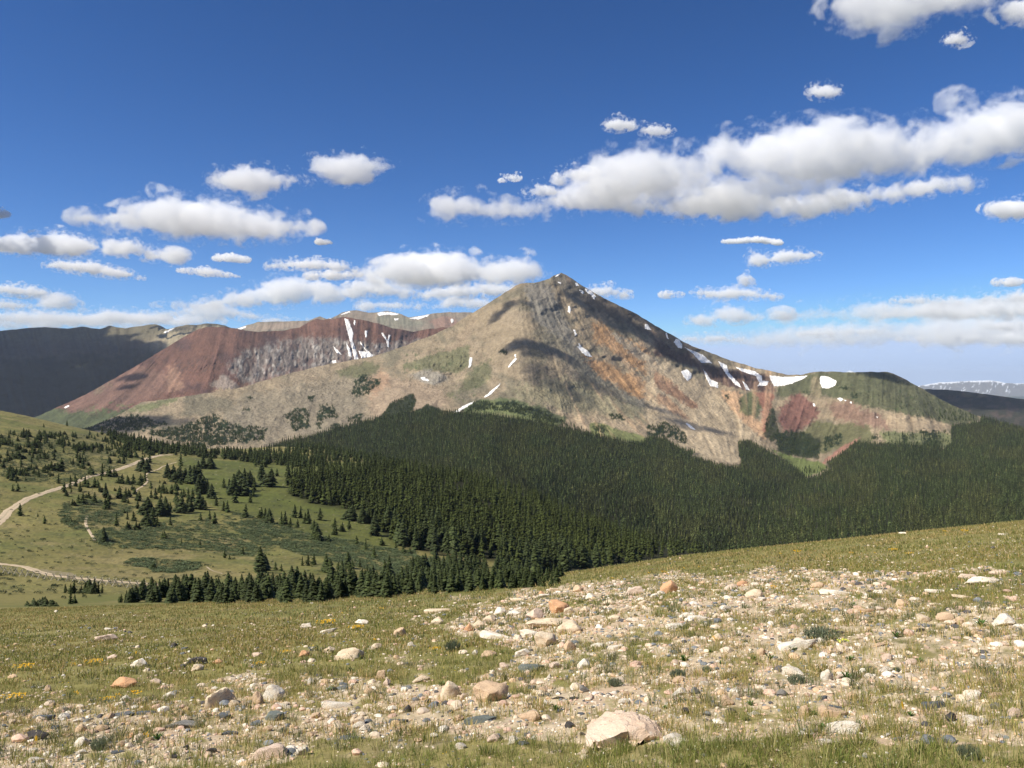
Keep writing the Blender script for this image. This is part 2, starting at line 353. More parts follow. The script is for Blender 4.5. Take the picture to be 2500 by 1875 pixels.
# -- main peak with its forested skirt
SIL_M = [(-420, 1120), (0, 1090), (150, 1062), (224, 1040), (285, 1015), (346, 982), (468, 966), (590, 946), (692, 915), (814, 887), (900, 873), (972, 850), (1045, 822), (1103, 797), (1131, 777), (1171, 754), (1211, 728), (1247, 705),
         (1260, 697), (1272, 692), (1312, 689), (1325, 685), (1341, 681), (1352, 672), (1370, 666), (1382, 671), (1392, 678), (1424, 699), (1479, 730), (1551, 765), (1623, 808), (1681, 841), (1763, 873), (1844, 898), (1925, 915), (1954, 915), (1986, 908),
         (2027, 907), (2088, 909), (2161, 907), (2180, 912), (2202, 922), (2243, 944), (2312, 983), (2373, 1010), (2393, 1016), (2434, 1028), (2500, 1046), (2940, 1160)]
DP_M = [(1370, 666, 3050), (1272, 692, 2900), (1171, 754, 2850), (1045, 822, 2800), (900, 873, 2700), (692, 915, 2500), (468, 966, 2300), (285, 1015, 2150), (224, 1040, 2100), (0, 1090, 2000), (-420, 1120, 1900),
        (1479, 730, 3120), (1623, 808, 3180), (1763, 873, 3200), (1925, 915, 3150), (2027, 907, 2980), (2161, 907, 2900), (2243, 944, 2800), (2373, 1010, 2600), (2500, 1046, 2450), (2940, 1160, 2100),
        (1275, 760, 2680), (1285, 850, 2430), (1350, 930, 2260), (1500, 1050, 2060), (1650, 1110, 1930),
        (1180, 800, 2730), (1100, 850, 2600), (1100, 950, 2280), (900, 950, 2350), (900, 1020, 2080), (700, 980, 2220), (700, 1050, 1980), (500, 1020, 2060), (420, 1060, 1900), (600, 1000, 2130), (1020, 900, 2450),
        (1060, 1003, 2030), (1200, 1010, 2000), (1350, 1040, 1960),
        (1370, 780, 2760), (1450, 800, 2830), (1550, 900, 2720), (1650, 980, 2560), (1750, 940, 2950), (1800, 1000, 2640), (1830, 1100, 2230), (1900, 1000, 2720), (1900, 1080, 2380), (1980, 1150, 2120),
        (2000, 960, 2800), (2100, 950, 2640), (2100, 1050, 2400), (2250, 1000, 2500), (2300, 1080, 2250), (2450, 1080, 2200), (1950, 1050, 2560),
        (300, 1100, 1820), (0, 1130, 1750), (600, 1110, 1750), (800, 1100, 1750), (1000, 1080, 1700), (1200, 1100, 1500), (1400, 1200, 1250), (1600, 1250, 1150), (1700, 1330, 950), (2000, 1250, 1250), (2200, 1200, 1450),
        (2400, 1150, 1700), (2500, 1280, 1000), (2000, 1340, 900), (2940, 1280, 1000), (1000, 1250, 1200), (600, 1250, 1350), (0, 1300, 1300), (1000, 1450, 800), (2500, 1450, 650), (2940, 1450, 650), (-420, 1300, 1300)]
fl_M = flow([(1100, 800, 118), (900, 950, 112), (700, 1000, 105), (500, 1000, 110), (1180, 760, 110), (1272, 750, 95), (1290, 900, 85), (1320, 760, 66), (1350, 820, 60), (1450, 900, 50), (1600, 1000, 45), (1500, 780, 52), (1650, 880, 52), (1750, 1000, 48),
             (1700, 880, 60), (1780, 930, 66), (1850, 950, 95), (1870, 1020, 105), (1900, 1050, 112), (2000, 960, 110), (2050, 1030, 118), (2150, 1000, 90), (2300, 1000, 62), (1600, 1100, 38), (1100, 950, 125), (1000, 1000, 130), (1250, 1000, 90)], 22, 71)
TREEL = PL(zC, (1690, 1180)) + [(760, 1065), (850, 1040), (930, 1018), (1000, 1006), (1060, 1004), (1200, 1014), (1330, 1033)] + PL(zA, (1260, 1220), (1400, 1250), (1560, 1290), (1750, 1330), (1860, 1335), (1880, 1290), (1990, 1300), (2100, 1370), (2212, 1400)) + \
        PL(zB, (200, 770), (380, 830), (510, 840), (505, 780), (490, 690), (560, 680), (640, 720), (740, 780), (850, 850), (900, 900), (960, 900), (1050, 850), (1030, 810), (1110, 760), (1200, 690), (1370, 700), (1500, 700), (1580, 710), (1680, 690), (1720, 740), (1770, 700), (1780, 590), (1940, 570), (1960, 530)) + [(2500, 1040), (3000, 1100), (3000, 1480), (500, 1480), (560, 1140)]
T = np.array
c_or, c_ru, c_gr, c_dk, c_tan = (.43, .235, .105), (.21, .10, .058), (.085, .098, .042), (.016, .026, .010), (.42, .33, .215)
PAT_M = [
    (PL(zC, (1500, 900), (2212, 760), (2212, 1100), (1700, 1180), (1200, 1130)), (.225, .19, .135), .8, 12),
    (PL(zA, (0, 860), (330, 900), (560, 1000), (500, 1110), (0, 1200)), (.30, .225, .155), .8, 6),
    (PL(zA, (0, 900), (90, 840), (140, 900), (60, 1010), (0, 1100)), (.34, .21, .13), .6, 6),
    (PL(zA, (600, 620), (700, 480), (740, 500), (580, 760), (430, 880), (420, 800)), (.30, .225, .15), .5, 4),
    (PL(zA, (1240, 170), (1300, 170), (1500, 300), (1560, 420), (1350, 330), (1250, 260)), (.135, .12, .095), .8, 4),
    (PL(zA, (1040, 250), (1200, 230), (1300, 420), (1420, 700), (1560, 850), (1900, 1080), (1850, 1100), (1450, 860), (1300, 640), (1130, 520)), (.205, .187, .155), .8, 4),
    (PL(zA, (1130, 520), (1300, 620), (1500, 800), (1900, 1080), (2212, 1300), (2150, 1300), (1700, 1050), (1350, 820), (1200, 700)), (.15, .138, .10), .65, 6),
    (PL(zA, (950, 960), (1300, 880), (1700, 1040), (1900, 1150), (1850, 1250), (1400, 1130), (900, 1040)), (.22, .20, .12), .7, 10),
    (PL(zA, (1200, 1150), (1500, 1120), (1880, 1200), (1900, 1280), (1560, 1270), (1300, 1200)), (.41, .31, .20), .65, 6),
    (PL(zA, (1400, 330), (1500, 430), (1800, 560), (2212, 780), (2212, 660), (1600, 350)), (.10, .08, .062), .85, 5),
    (PL(zA, (1500, 500), (1620, 560), (1850, 690), (2000, 900), (1900, 900), (1700, 740), (1520, 640)), c_or, .75, 4),
    (PL(zA, (1390, 670), (1500, 750), (1800, 880), (2120, 1100), (2130, 1160), (1850, 1040), (1560, 880)), c_or, .75, 4),
    (PL(zA, (1950, 850), (2212, 1080), (2212, 1170), (2000, 970)), c_ru, .8, 3),
    (PL(zA, (1600, 560), (1700, 600), (2100, 900), (2050, 900), (1750, 720)), (.36, .32, .24), .7, 3),
    (PL(zB, (0, 60), (100, 120), (300, 220), (430, 250), (680, 290), (730, 390), (530, 370), (380, 340), (230, 230), (0, 170)), (.085, .052, .044), .95, 2),
    (PL(zB, (-60, 180), (90, 200), (250, 330), (480, 480), (640, 660), (650, 720), (560, 780), (500, 830), (200, 740), (-60, 560)), c_tan, .9, 5),
    (PL(zB, (380, 360), (520, 390), (560, 500), (660, 600), (670, 690), (520, 560), (430, 470)), (.45, .285, .165), .9, 3),
    (PL(zB, (0, 260), (70, 300), (260, 470), (230, 490), (0, 350)), c_ru, .75, 2),
    (PL(zB, (0, 380), (100, 430), (210, 560), (120, 520), (0, 440)), (.33, .19, .11), .7, 2),
    (PL(zB, (-40, 230), (60, 290), (120, 330), (60, 320)), (.46, .30, .17), .7, 2),
    (PL(zB, (500, 420), (600, 370), (640, 450), (620, 540), (520, 520)), c_gr, .9, 2),
    (PL(zB, (600, 380), (720, 390), (690, 500), (664, 640), (640, 610), (640, 500)), (.27, .12, .08), .85, 2),
    (PL(zB, (840, 310), (950, 268), (1380, 255), (1960, 530), (1940, 570), (1750, 585), (1500, 520), (1250, 470), (1100, 420), (950, 400), (850, 400), (740, 430), (720, 380)), (.090, .094, .048), .95, 3),
    (PL(zB, (950, 560), (1280, 590), (1340, 680), (1180, 700), (1010, 760), (900, 780), (720, 740), (900, 620)), (.11, .11, .05), .9, 3),
    (PL(zB, (740, 500), (810, 410), (860, 390), (940, 450), (1000, 520), (900, 600), (850, 630), (760, 620), (720, 560)), (.165, .075, .06), .9, 4),
    (PL(zB, (1000, 450), (1150, 440), (1250, 480), (1400, 540), (1480, 610), (1300, 600), (1080, 540)), (.20, .12, .088), .8, 5),
    (PL(zB, (940, 300), (990, 290), (1000, 400), (960, 440), (930, 380)), (.26, .21, .13), .7, 2),
    (PL(zB, (1380, 520), (1600, 530), (1760, 580), (1640, 650), (1500, 640), (1400, 590)), (.38, .29, .185), .85, 3),
    (PL(zB, (700, 460), (735, 600), (750, 640), (700, 690), (650, 640), (665, 560)), c_dk, .85, 1),
    (PL(zB, (720, 640), (900, 630), (1000, 700), (980, 790), (760, 760)), c_dk, .85, 2),
    (PL(zB, (1240, 650), (1110, 720), (990, 820), (1000, 830), (1190, 710)), (.30, .15, .11), .9, 1),
    (PL(zB, (680, 720), (850, 780), (1000, 810), (1040, 850), (900, 900), (820, 830)), (.135, .165, .05), .95, 1),
    (PL(zB, (1340, 620), (1780, 630), (1790, 740), (1560, 700), (1400, 710)), (.12, .14, .055), .8, 3),
    (PL(zA, (480, 720), (680, 670), (690, 800), (600, 860), (430, 850), (230, 830), (240, 790)), (.085, .105, .045), .65, 2),
    (PL(zA, (520, 1000), (750, 960), (840, 880), (820, 770), (700, 830), (540, 1080), (600, 1080)), c_gr, .6, 3),
    (PL(zA, (250, 860), (420, 830), (560, 900), (450, 940), (340, 910)), (.27, .25, .21), .7, 2),
    (PL(zA, (130, 1100), (150, 1060), (300, 1000), (320, 1050), (290, 1130), (100, 1190), (0, 1215)), c_dk, .95, 1),
    (PL(zA, (300, 1130), (390, 1070), (500, 1110), (480, 1140)), c_dk, .95, 1),
    (PL(zA, (620, 1110), (730, 1040), (900, 1030), (1030, 1050), (1180, 1100), (1350, 1170), (1250, 1220), (900, 1140)), (.07, .10, .038), .8, 2),
    (PL(zA, (850, 1050), (1000, 1100), (1250, 1180), (1350, 1230), (1000, 1180), (600, 1130)), (.17, .19, .07), .6, 3),
    (PL(zA, (1490, 1200), (1560, 1200), (1880, 1290), (1870, 1345), (1640, 1300), (1500, 1270)), (.15, .18, .055), .8, 1),
    (PL(zC, (1980, 770), (2212, 690), (2300, 720), (2212, 790), (2100, 790)), c_gr, .7, 3),
    (PL(zC, (700, 1010), (850, 950), (1100, 902), (1050, 940), (850, 1000)), (.11, .13, .055), .75, 2),
    (PL(zC, (150, 1020), (500, 985), (720, 1010), (600, 1060), (150, 1060)), (.11, .13, .055), .8, 2),
    (TREEL, (.022, .026, .012), .95, 1)]
DARK_M = [PL(zC, (1710, 1010), (1830, 960), (1860, 1000), (1850, 1100), (1760, 1115)), PL(zC, (1920, 940), (2000, 960), (2030, 1030), (1960, 1040), (1900, 1060)), PL(zC, (1840, 900), (1880, 910), (1870, 940), (1850, 930)),
          PL(zC, (2070, 1030), (2170, 1010), (2160, 1060), (2090, 1060)), PL(zC, (2110, 830), (2180, 770), (2230, 780), (2212, 900), (2130, 910)),
          PL(zC, (880, 1130), (950, 1100), (1080, 1090), (1180, 1050), (1280, 1005), (1350, 1050), (1400, 1080), (1600, 1090), (1590, 1160), (1400, 1190), (1200, 1210)),
          PL(zC, (540, 1090), (700, 1020), (820, 1015), (1020, 1075), (900, 1100), (650, 1120)), PL(zC, (200, 1050), (560, 1050), (600, 1110), (200, 1110)), PL(zC, (1890, 1070), (1940, 1060), (1910, 1110)), PL(zC, (1980, 1080), (2050, 1080), (2040, 1110), (1990, 1100)),
          PL(zC, (1440, 970), (1510, 970), (1500, 990), (1450, 990)), PL(zC, (1480, 910), (1530, 910), (1520, 930)), PL(zA, (20, 900), (75, 900), (60, 950), (0, 980)),
          PL(zA, (1880, 1220), (2000, 1190), (2080, 1220), (2150, 1290), (2150, 1340), (2040, 1300), (1900, 1270)), PL(zA, (1620, 1140), (1700, 1140), (1720, 1185), (1640, 1170)), PL(zA, (1510, 1210), (1600, 1210), (1620, 1260), (1530, 1250)),
          PL(zA, (880, 710), (940, 705), (930, 750), (885, 740)), PL(zB, (705, 640), (900, 625), (940, 680), (860, 760), (740, 740)), PL(zB, (1020, 650), (1120, 640), (1130, 680), (1010, 740)), PL(zB, (880, 710), (990, 700), (980, 760), (900, 770)),
          PL(zB, (1170, 390), (1220, 390), (1210, 420), (1180, 420)), PL(zB, (1100, 360), (1180, 360), (1150, 375), (1110, 375)), PL(zB, (890, 385), (925, 385), (915, 405), (890, 400)), PL(zB, (415, 410), (440, 415), (440, 440), (420, 440)),
          PL(zB, (1480, 640), (1520, 640), (1520, 700), (1485, 705)), PL(zB, (1600, 620), (1700, 620), (1710, 690), (1620, 690)), PL(zB, (1290, 640), (1340, 640), (1340, 670), (1290, 670)),
          PL(zA, (600, 1130), (740, 1050), (1000, 1060), (1180, 1120), (1330, 1190), (1200, 1190), (1000, 1130), (800, 1110))]
def paint_M(x, y):
    c = np.zeros(x.shape + (3,)) + T([.265, .208, .136])
    c = mixc(c, (.165, .142, .096), sstep(fbm(x / 60, y / 45, 5, 81, .6), -.15, .35))
    c = mixc(c, (.30, .235, .158), .8 * sstep(fbm(x / 50, y / 35, 5, 82), .1, .5))
    c = patches(c, PAT_M[:-1], 90)
    s1 = fl_M[0]; s2 = fl_M[1]
    sa = .22 + .78 * sstep(x, 1250, 1420); c = c * (1 + sa * (.085 * np.clip(s1, -2, 2) + .09 * np.clip(s2, -2, 2)) + .30 * fbm(x / 14, y / 9, 5, 83, .65))[..., None]
    c = mixc(c, (.42, .27, .16), .45 * sstep(s2, .6, 1.8) * (x > 1380) * (y < 1080) * (x < 1900))
    for k, p in enumerate(DARK_M):
        w_, m = pmask(p, 1400 + 20 * k, 1, 1.0, 11); m = m * sstep(fbm(x[w_] / 6, y[w_] / 4, 4, 160 + k, .6), -.32, -.05)
        c[w_] = mixc(c[w_], c_dk, m)
    c = patches(c, PAT_M[-1:], 300)
    # scattered krummholz mats
    c = mixc(c, (.06, .08, .033), .8 * sstep(fbm(x / 7, y / 4, 4, 200), .42, .5) * ((inpoly(x, y, PL(zB, (860, 380), (1300, 300), (1900, 520), (1700, 560), (1300, 460)))) | inpoly(x, y, PL(zA, (230, 700), (700, 680), (850, 780), (700, 1080), (550, 1050), (600, 880), (230, 860)))))
    return np.clip(c, .01, .8)
def relief_M(x, y):
    open_ = 1 - .8 * blur(inpoly(x, y, TREEL).astype(float), 6)
    r = (-.0012 * fl_M[1] - .0006 * fl_M[0]) * (.3 + .7 * sstep(x, 1200, 1400))
    r += .012 * fbm(x / 90, y / 60, 4, 211) + .006 * fbm(x / 25, y / 18, 4, 212)
    cl = blur(inpoly(x, y, PL(zA, (230, 780), (480, 720), (690, 680), (700, 820), (600, 880), (350, 930))).astype(float), 6)
    r += cl * .005 * fbm(x / 11, y / 10, 5, 213, .6, ridge=True)
    cl = blur(inpoly(x, y, PL(zB, (0, 100), (300, 220), (700, 320), (700, 380), (400, 360), (150, 250))).astype(float), 4)
    r += cl * .007 * fbm(x / 11, y / 30, 5, 214, .6, ridge=True)
    return r * open_
def bot_M(px):
    return np.interp(px, [-420, 0, 270, 620, 700, 760, 1000, 1250, 1680, 2940], [1150, 1130, 1130, 1180, 1200, 1230, 1230, 1330, 1450, 1450])
MT = Layer('mountain', SIL_M, DP_M, bot_M, 1.6, 5, np.concatenate([np.arange(-420, 180, 6), np.arange(180, 2520, 2.0), np.arange(2520, 2936, 6)]), 330, paint_M, relief_M)

# -- red mountain on the left
SIL_R = [(-420, 1120), (60, 1030), (134, 997), (203, 966), (285, 921), (366, 873), (447, 824), (480, 805), (504, 799), (549, 798), (590, 805), (631, 810), (692, 807), (732, 799), (753, 787), (775, 778), (793, 781), (815, 778), (838, 773), (862, 777), (900, 784), (925, 790), (958, 802),
         (990, 806), (1009, 810), (1045, 804), (1081, 799), (1300, 800), (1500, 900)]
DP_R = [(-420, 1120, 3600), (60, 1030, 3600), (134, 997, 3700), (285, 921, 4050), (447, 824, 4400), (549, 798, 4450), (692, 807, 4700), (838, 773, 4800), (1009, 810, 4900), (1300, 800, 5000), (400, 940, 3800), (560, 900, 3850), (480, 870, 4000), (690, 880, 4150), (850, 860, 4450), (1000, 860, 4650),
        (300, 1000, 3500), (600, 970, 3600), (640, 850, 4250), (800, 900, 4300), (550, 850, 4050), (1300, 950, 4500), (0, 1100, 3300), (600, 1080, 3200), (1500, 900, 5000)]
fl_R = flow([(200, 980, 150), (300, 950, 140), (400, 880, 132), (450, 900, 118), (500, 850, 108), (600, 850, 98), (750, 830, 88), (900, 820, 92), (1000, 850, 100), (550, 920, 105), (680, 900, 95)], 20, 301)
CLIFF = PL(zC, (1370, 720), (1450, 640), (1580, 600), (1750, 560), (2000, 560), (2300, 590), (2700, 560), (2700, 800), (2000, 720), (1800, 740), (1480, 830), (1440, 800))
def paint_R(x, y):
    c = np.zeros(x.shape + (3,)) + T([.130, .066, .046])
    c = mixc(c, (.080, .044, .037), sstep(fbm(x / 50, y / 35, 5, 311), -.1, .5))
    c = patches(c, [(PL(zC, (330, 990), (800, 720), (1050, 760), (1000, 900), (600, 1010)), (.165, .098, .072), .75, 8),
                    (PL(zC, (1000, 700), (1060, 720), (1120, 860), (1010, 870)), (.36, .22, .145), .5, 5),
                    (PL(zC, (1250, 850), (1340, 760), (1440, 850), (1420, 870)), (.26, .22, .18), .7, 2),
                    (PL(zC, (1470, 830), (1600, 760), (1800, 740), (2000, 720), (1700, 790)), (.30, .20, .155), .7, 4),
                    (PL(zC, (1330, 860), (1440, 850), (1500, 840), (1480, 870), (1250, 880)), (.33, .26, .16), .9, 2),
                    (PL(zC, (540, 880), (620, 840), (700, 790), (680, 830), (580, 890)), (.16, .13, .08), .6, 3),
                    (CLIFF, (.18, .158, .136), .8, 5),
                    (PL(zC, (100, 1020), (330, 975), (500, 1000), (720, 985), (900, 955), (1000, 1150), (100, 1150)), (.065, .078, .034), .95, 4)], 320)
    c = mixc(c, (.09, .11, .045), .8 * sstep(fbm(x / 16, y / 6, 4, 322), .15, .3) * inpoly(x, y, PL(zC, (420, 985), (700, 910), (820, 940), (700, 1000), (450, 1010))))
    cl = blur(inpoly(x, y, CLIFF).astype(float), 3); c = mixc(c, (.14, .09, .072), sstep(fbm(x / 10, y / 18, 4, 325), -.05, .35) * cl * .85); c = mixc(c, (.33, .30, .26), sstep(fbm(x / 7, y / 11, 4, 327), .1, .4) * cl * .8); c = mixc(c, (.07, .055, .05), sstep(fbm(x / 4, y / 9, 3, 328, ridge=True), .45, .8) * cl * .7)
    g = blur(inpoly(x, y, PL(zC, (1080, 560), (1130, 600), (1090, 690), (1300, 650), (1330, 700), (1180, 800), (1040, 760), (1060, 640))).astype(float), 5); c = mixc(c, (.055, .04, .035), g * .8 * sstep(fbm((x + y * .7) / 5, (y - x * .3) / 18, 4, 329, .6, ridge=True), .3, .75))
    c = c * (1 + .10 * np.clip(fl_R[0], -2, 2) + .10 * np.clip(fl_R[1], -2, 2) + .25 * fbm(x / 10, y / 8, 4, 330, .65))[..., None]
    return np.clip(c, .01, .8)
def relief_R(x, y):
    cl = blur(inpoly(x, y, CLIFF + []).astype(float), 5)
    r = -.0011 * fl_R[1] - .0004 * fl_R[0] + .012 * fbm(x / 80, y / 50, 4, 331)
    r += cl * (.0055 * fbm(x / 16, y / 40, 5, 332, .6, ridge=True) + .0022 * fbm(x / 4, y / 9, 3, 333))
    g = blur(inpoly(x + 8 * fbm(x / 15, y / 15, 3, 335), y, PL(zC, (1090, 570), (1120, 600), (1080, 690), (1110, 730), (1300, 650), (1330, 700), (1200, 790), (1060, 740), (1070, 640))).astype(float), 4)
    r += g * .0035 * fbm((x + y * .6) / 9, (y - x * .3) / 24, 4, 334, .6, ridge=True)
    return r
RM = Layer('red_hill', SIL_R, DP_R, lambda px: np.interp(px, [-420, 0, 300, 600, 900, 1300, 1500], [1200, 1080, 1040, 990, 920, 900, 950]), 1.4, 7,
           np.concatenate([np.arange(-420, 60, 8), np.arange(60, 1200, 2.0), np.arange(1200, 1500, 8)]), 170, paint_R, relief_R)

# -- grey range behind the red mountain
SIL_G = [(-420, 900), (300, 860), (500, 830), (560, 806), (582, 801), (605, 793), (631, 786), (692, 785), (753, 783), (768, 776), (781, 772), (797, 779), (812, 776), (834, 763), (850, 759), (871, 757), (885, 760), (900, 763), (920, 763), (947, 759), (962, 762), (976, 766), (998, 775), (1025, 771), (1052, 766), (1075, 764), (1099, 762), (1150, 763), (1300, 770), (1500, 900)]
fl_G = flow([(600, 810, 110), (800, 800, 95), (950, 800, 90), (1050, 790, 80)], 8, 401, 1.1)
def paint_G(x, y):
    c = np.zeros(x.shape + (3,)) + T([.22, .178, .13]); c = mixc(c, (.17, .148, .11), sstep(fbm(x / 30, y / 15, 4, 402), -.1, .4))
    c = patches(c, [(PL(zA, (400, 500), (520, 480), (600, 500), (600, 560), (450, 560)), (.28, .16, .115), .7, 2), (PL(zC, (1430, 500), (1700, 460), (1900, 450), (1900, 500)), (.27, .205, .155), .7, 2), (PL(zA, (40, 480), (200, 470), (300, 500), (420, 520), (100, 560)), (.20, .20, .14), .6, 2)], 410)
    return np.clip(c * (1 + .13 * np.clip(fl_G[0], -2, 2))[..., None], .01, .8)
GM = Layer('grey_hills', SIL_G, [(500, 830, 6800), (871, 757, 7200), (1099, 762, 7000), (700, 820, 6300), (900, 830, 6200), (1100, 830, 6200), (1500, 900, 6500), (-420, 900, 6500), (0, 1100, 4800), (1500, 1100, 5000)],
           lambda px: px * 0 + 900, 1.2, 9, np.arange(400, 1500, 2.5), 90, paint_G, lambda x, y: -.0014 * fl_G[1] - .0008 * fl_G[0] + .006 * fbm(x / 30, y / 16, 4, 411))
# -- long dark ridge at far left
SIL_D = [(-420, 815), (-100, 812), (0, 808), (61, 801), (90, 799), (118, 799), (165, 802), (203, 797), (225, 801), (244, 803), (268, 795), (285, 799), (305, 801), (350, 795), (378, 791), (392, 795), (407, 803), (430, 799), (456, 793), (480, 794), (504, 790), (529, 791), (549, 794), (600, 815), (700, 860)]
fl_D = flow([(-200, 900, 80), (0, 900, 75), (200, 880, 70), (400, 850, 100), (520, 850, 110)], 14, 501, 1.3)
def paint_D(x, y):
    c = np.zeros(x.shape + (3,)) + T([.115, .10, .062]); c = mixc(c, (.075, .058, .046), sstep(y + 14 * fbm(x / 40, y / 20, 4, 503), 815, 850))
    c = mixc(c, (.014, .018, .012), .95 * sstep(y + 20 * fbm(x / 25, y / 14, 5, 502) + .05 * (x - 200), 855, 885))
    c = mixc(c, (.27, .225, .145), .9 * blur(inpoly(x, y, PL(zC, (980, 520), (1120, 475), (1330, 465), (1400, 520), (1000, 640), (860, 590))).astype(float), 5))
    return np.clip(c * (1 + .12 * np.clip(fl_D[0], -2, 2))[..., None], .01, .8)
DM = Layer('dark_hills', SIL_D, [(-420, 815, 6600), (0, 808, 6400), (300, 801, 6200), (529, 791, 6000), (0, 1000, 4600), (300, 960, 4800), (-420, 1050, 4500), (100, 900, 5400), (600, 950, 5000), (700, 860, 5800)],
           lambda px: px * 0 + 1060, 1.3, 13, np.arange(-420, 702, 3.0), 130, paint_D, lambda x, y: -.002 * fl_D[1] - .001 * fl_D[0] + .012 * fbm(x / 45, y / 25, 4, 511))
# -- dark wooded ridge at far right and the snowy range on the skyline
def paint_E(x, y):
    c = np.zeros(x.shape + (3,)) + T([.040, .040, .026]); return mixc(c, (.08, .06, .045), sstep(fbm(x / 16, y / 8, 4, 602), 0, .5))
EM = Layer('wooded_hills', [(2150, 1000), (2200, 962), (2251, 950), (2312, 951), (2360, 956), (2414, 963), (2500, 975), (2700, 1010), (2940, 1040)], [(2200, 950, 5200), (2500, 975, 5000), (2940, 1040, 4800), (2300, 1060, 4000), (2940, 1100, 3900), (2300, 1200, 3000)],
           lambda px: px * 0 + 1130, 1.0, 17, np.arange(2150, 2936, 3.0), 60, paint_E, lambda x, y: .01 * fbm(x / 30, y / 16, 4, 603))
def paint_S(x, y):
    c = np.zeros(x.shape + (3,)) + T([.16, .15, .135]); top = np.interp(x, [1900, 2243, 2300, 2380, 2420, 2460, 2500, 2940], [950, 942, 934, 930, 928, 934, 936, 940])
    n = fbm(x / 9, y / 7, 4, 702); m = sstep(n * 4.5 + 3.0 * fbm(x / 40, y / 40, 2, 706) - (y - top) * 1.0 + 3.4, 0, 1.2)
    m = np.maximum(m, sstep(fbm(x / 3.5 + y / 7, y / 9, 3, 704), .35, .5) * sstep(965 - y, 0, 12))
    return mixc(c, (.8, .82, .85), m)
SM = Layer('snowy_range', [(1900, 955), (2040, 925), (2062, 910), (2075, 904), (2090, 910), (2110, 925), (2180, 950), (2243, 942), (2291, 934), (2330, 932), (2373, 930), (2414, 928), (2440, 931), (2454, 935), (2500, 936), (2600, 930), (2700, 938), (2940, 934)],
           [(1900, 950, 30000), (2940, 940, 30000), (2400, 930, 30000), (1900, 1000, 25000), (2940, 1000, 25000), (2400, 1200, 18000)], lambda px: px * 0 + 995, 0.7, 19, np.arange(1900, 2936, 2.0), 60, paint_S, lambda x, y: .006 * fbm(x / 14, y / 8, 4, 703), back=.2)
# -- low country out to the horizon
aa = np.linspace(0, 2 * math.pi, 73)[:-1]; V = [(0, 0, -430)]; fc = []
for r in (2500, 9000, 45000):
    for a in aa: V.append((r * math.cos(a), r * math.sin(a), -430))
for i in range(72): fc.append((0, 0, 1 + i, 1 + (i + 1) % 72))
me = bpy.data.meshes.new('terrain'); ff = [(0, 1 + i, 1 + (i + 1) % 72) for i in range(72)]
for k in (0, 1):
    for i in range(72):
        a = 1 + 72 * k + i; b = 1 + 72 * k + (i + 1) % 72; ff.append((a, a + 72, b + 72, b))
me.from_pydata(V, [], ff); at = me.attributes.new('Col', 'FLOAT_COLOR', 'POINT'); at.data.foreach_set('color', np.tile([.07, .08, .04, 1], len(V)).astype(np.float32)); me.materials.append(M_far)
lw = bpy.data.objects.new('terrain', me); COL.objects.link(lw); tag(lw, kind='structure')
# ------------------------------------------------------------------ 3. clouds: real volumes, flat-based, above the haze
def puff_mesh(puffs):
    V, Fc, n0 = [], [], 0
    bm = bmesh.new(); bmesh.ops.create_icosphere(bm, subdivisions=2, radius=1.0); sv = np.array([v.co[:] for v in bm.verts]); sf = np.array([[v.index for v in f.verts] for f in bm.faces]); bm.free()
    for (x, y, z, rx, ry, rz) in puffs:
        V.append(sv * [rx, ry, rz] + [x, y, z]); Fc.append(sf + n0); n0 += len(sv)
    return np.vstack(V), np.vstack(Fc)
_cm = {}
def cloud_mat(noise, dens, erode):
    key = (round(noise, 6), dens, erode)
    if key in _cm: return _cm[key]
    m = bpy.data.materials.new('cloud_vapour'); m.use_nodes = True; t = m.node_tree; t.nodes.clear(); N = t.nodes.new; K = t.links.new
    out = N('ShaderNodeOutputMaterial'); v = N('ShaderNodeVolumePrincipled'); v.inputs['Color'].default_value = (1, 1, 1, 1); v.inputs['Anisotropy'].default_value = -0.1
    v.inputs['Density Attribute'].default_value = ''
    at = N('ShaderNodeAttribute'); at.attribute_name = 'density'
    g = N('ShaderNodeNewGeometry'); ns = N('ShaderNodeTexNoise'); ns.inputs['Scale'].default_value = noise; ns.inputs['Detail'].default_value = 8; ns.inputs['Roughness'].default_value = .66
    K(g.outputs['Position'], ns.inputs['Vector'])
    mr = N('ShaderNodeMapRange'); mr.inputs['From Min'].default_value = .3; mr.inputs['From Max'].default_value = .7; mr.inputs['To Min'].default_value = erode; mr.inputs['To Max'].default_value = 0
    K(ns.outputs['Fac'], mr.inputs['Value'])
    sb = N('ShaderNodeMath'); sb.operation = 'SUBTRACT'; K(at.outputs['Fac'], sb.inputs[0]); K(mr.outputs[0], sb.inputs[1])
    mu = N('ShaderNodeMath'); mu.operation = 'MULTIPLY'; mu.use_clamp = True; mu.inputs[1].default_value = 5; K(sb.outputs[0], mu.inputs[0])
    m2 = N('ShaderNodeMath'); m2.operation = 'MULTIPLY'; m2.inputs[1].default_value = dens; K(mu.outputs[0], m2.inputs[0])
    K(m2.outputs[0], v.inputs['Density']); K(v.outputs[0], out.inputs['Volume'])
    _cm[key] = m; return m
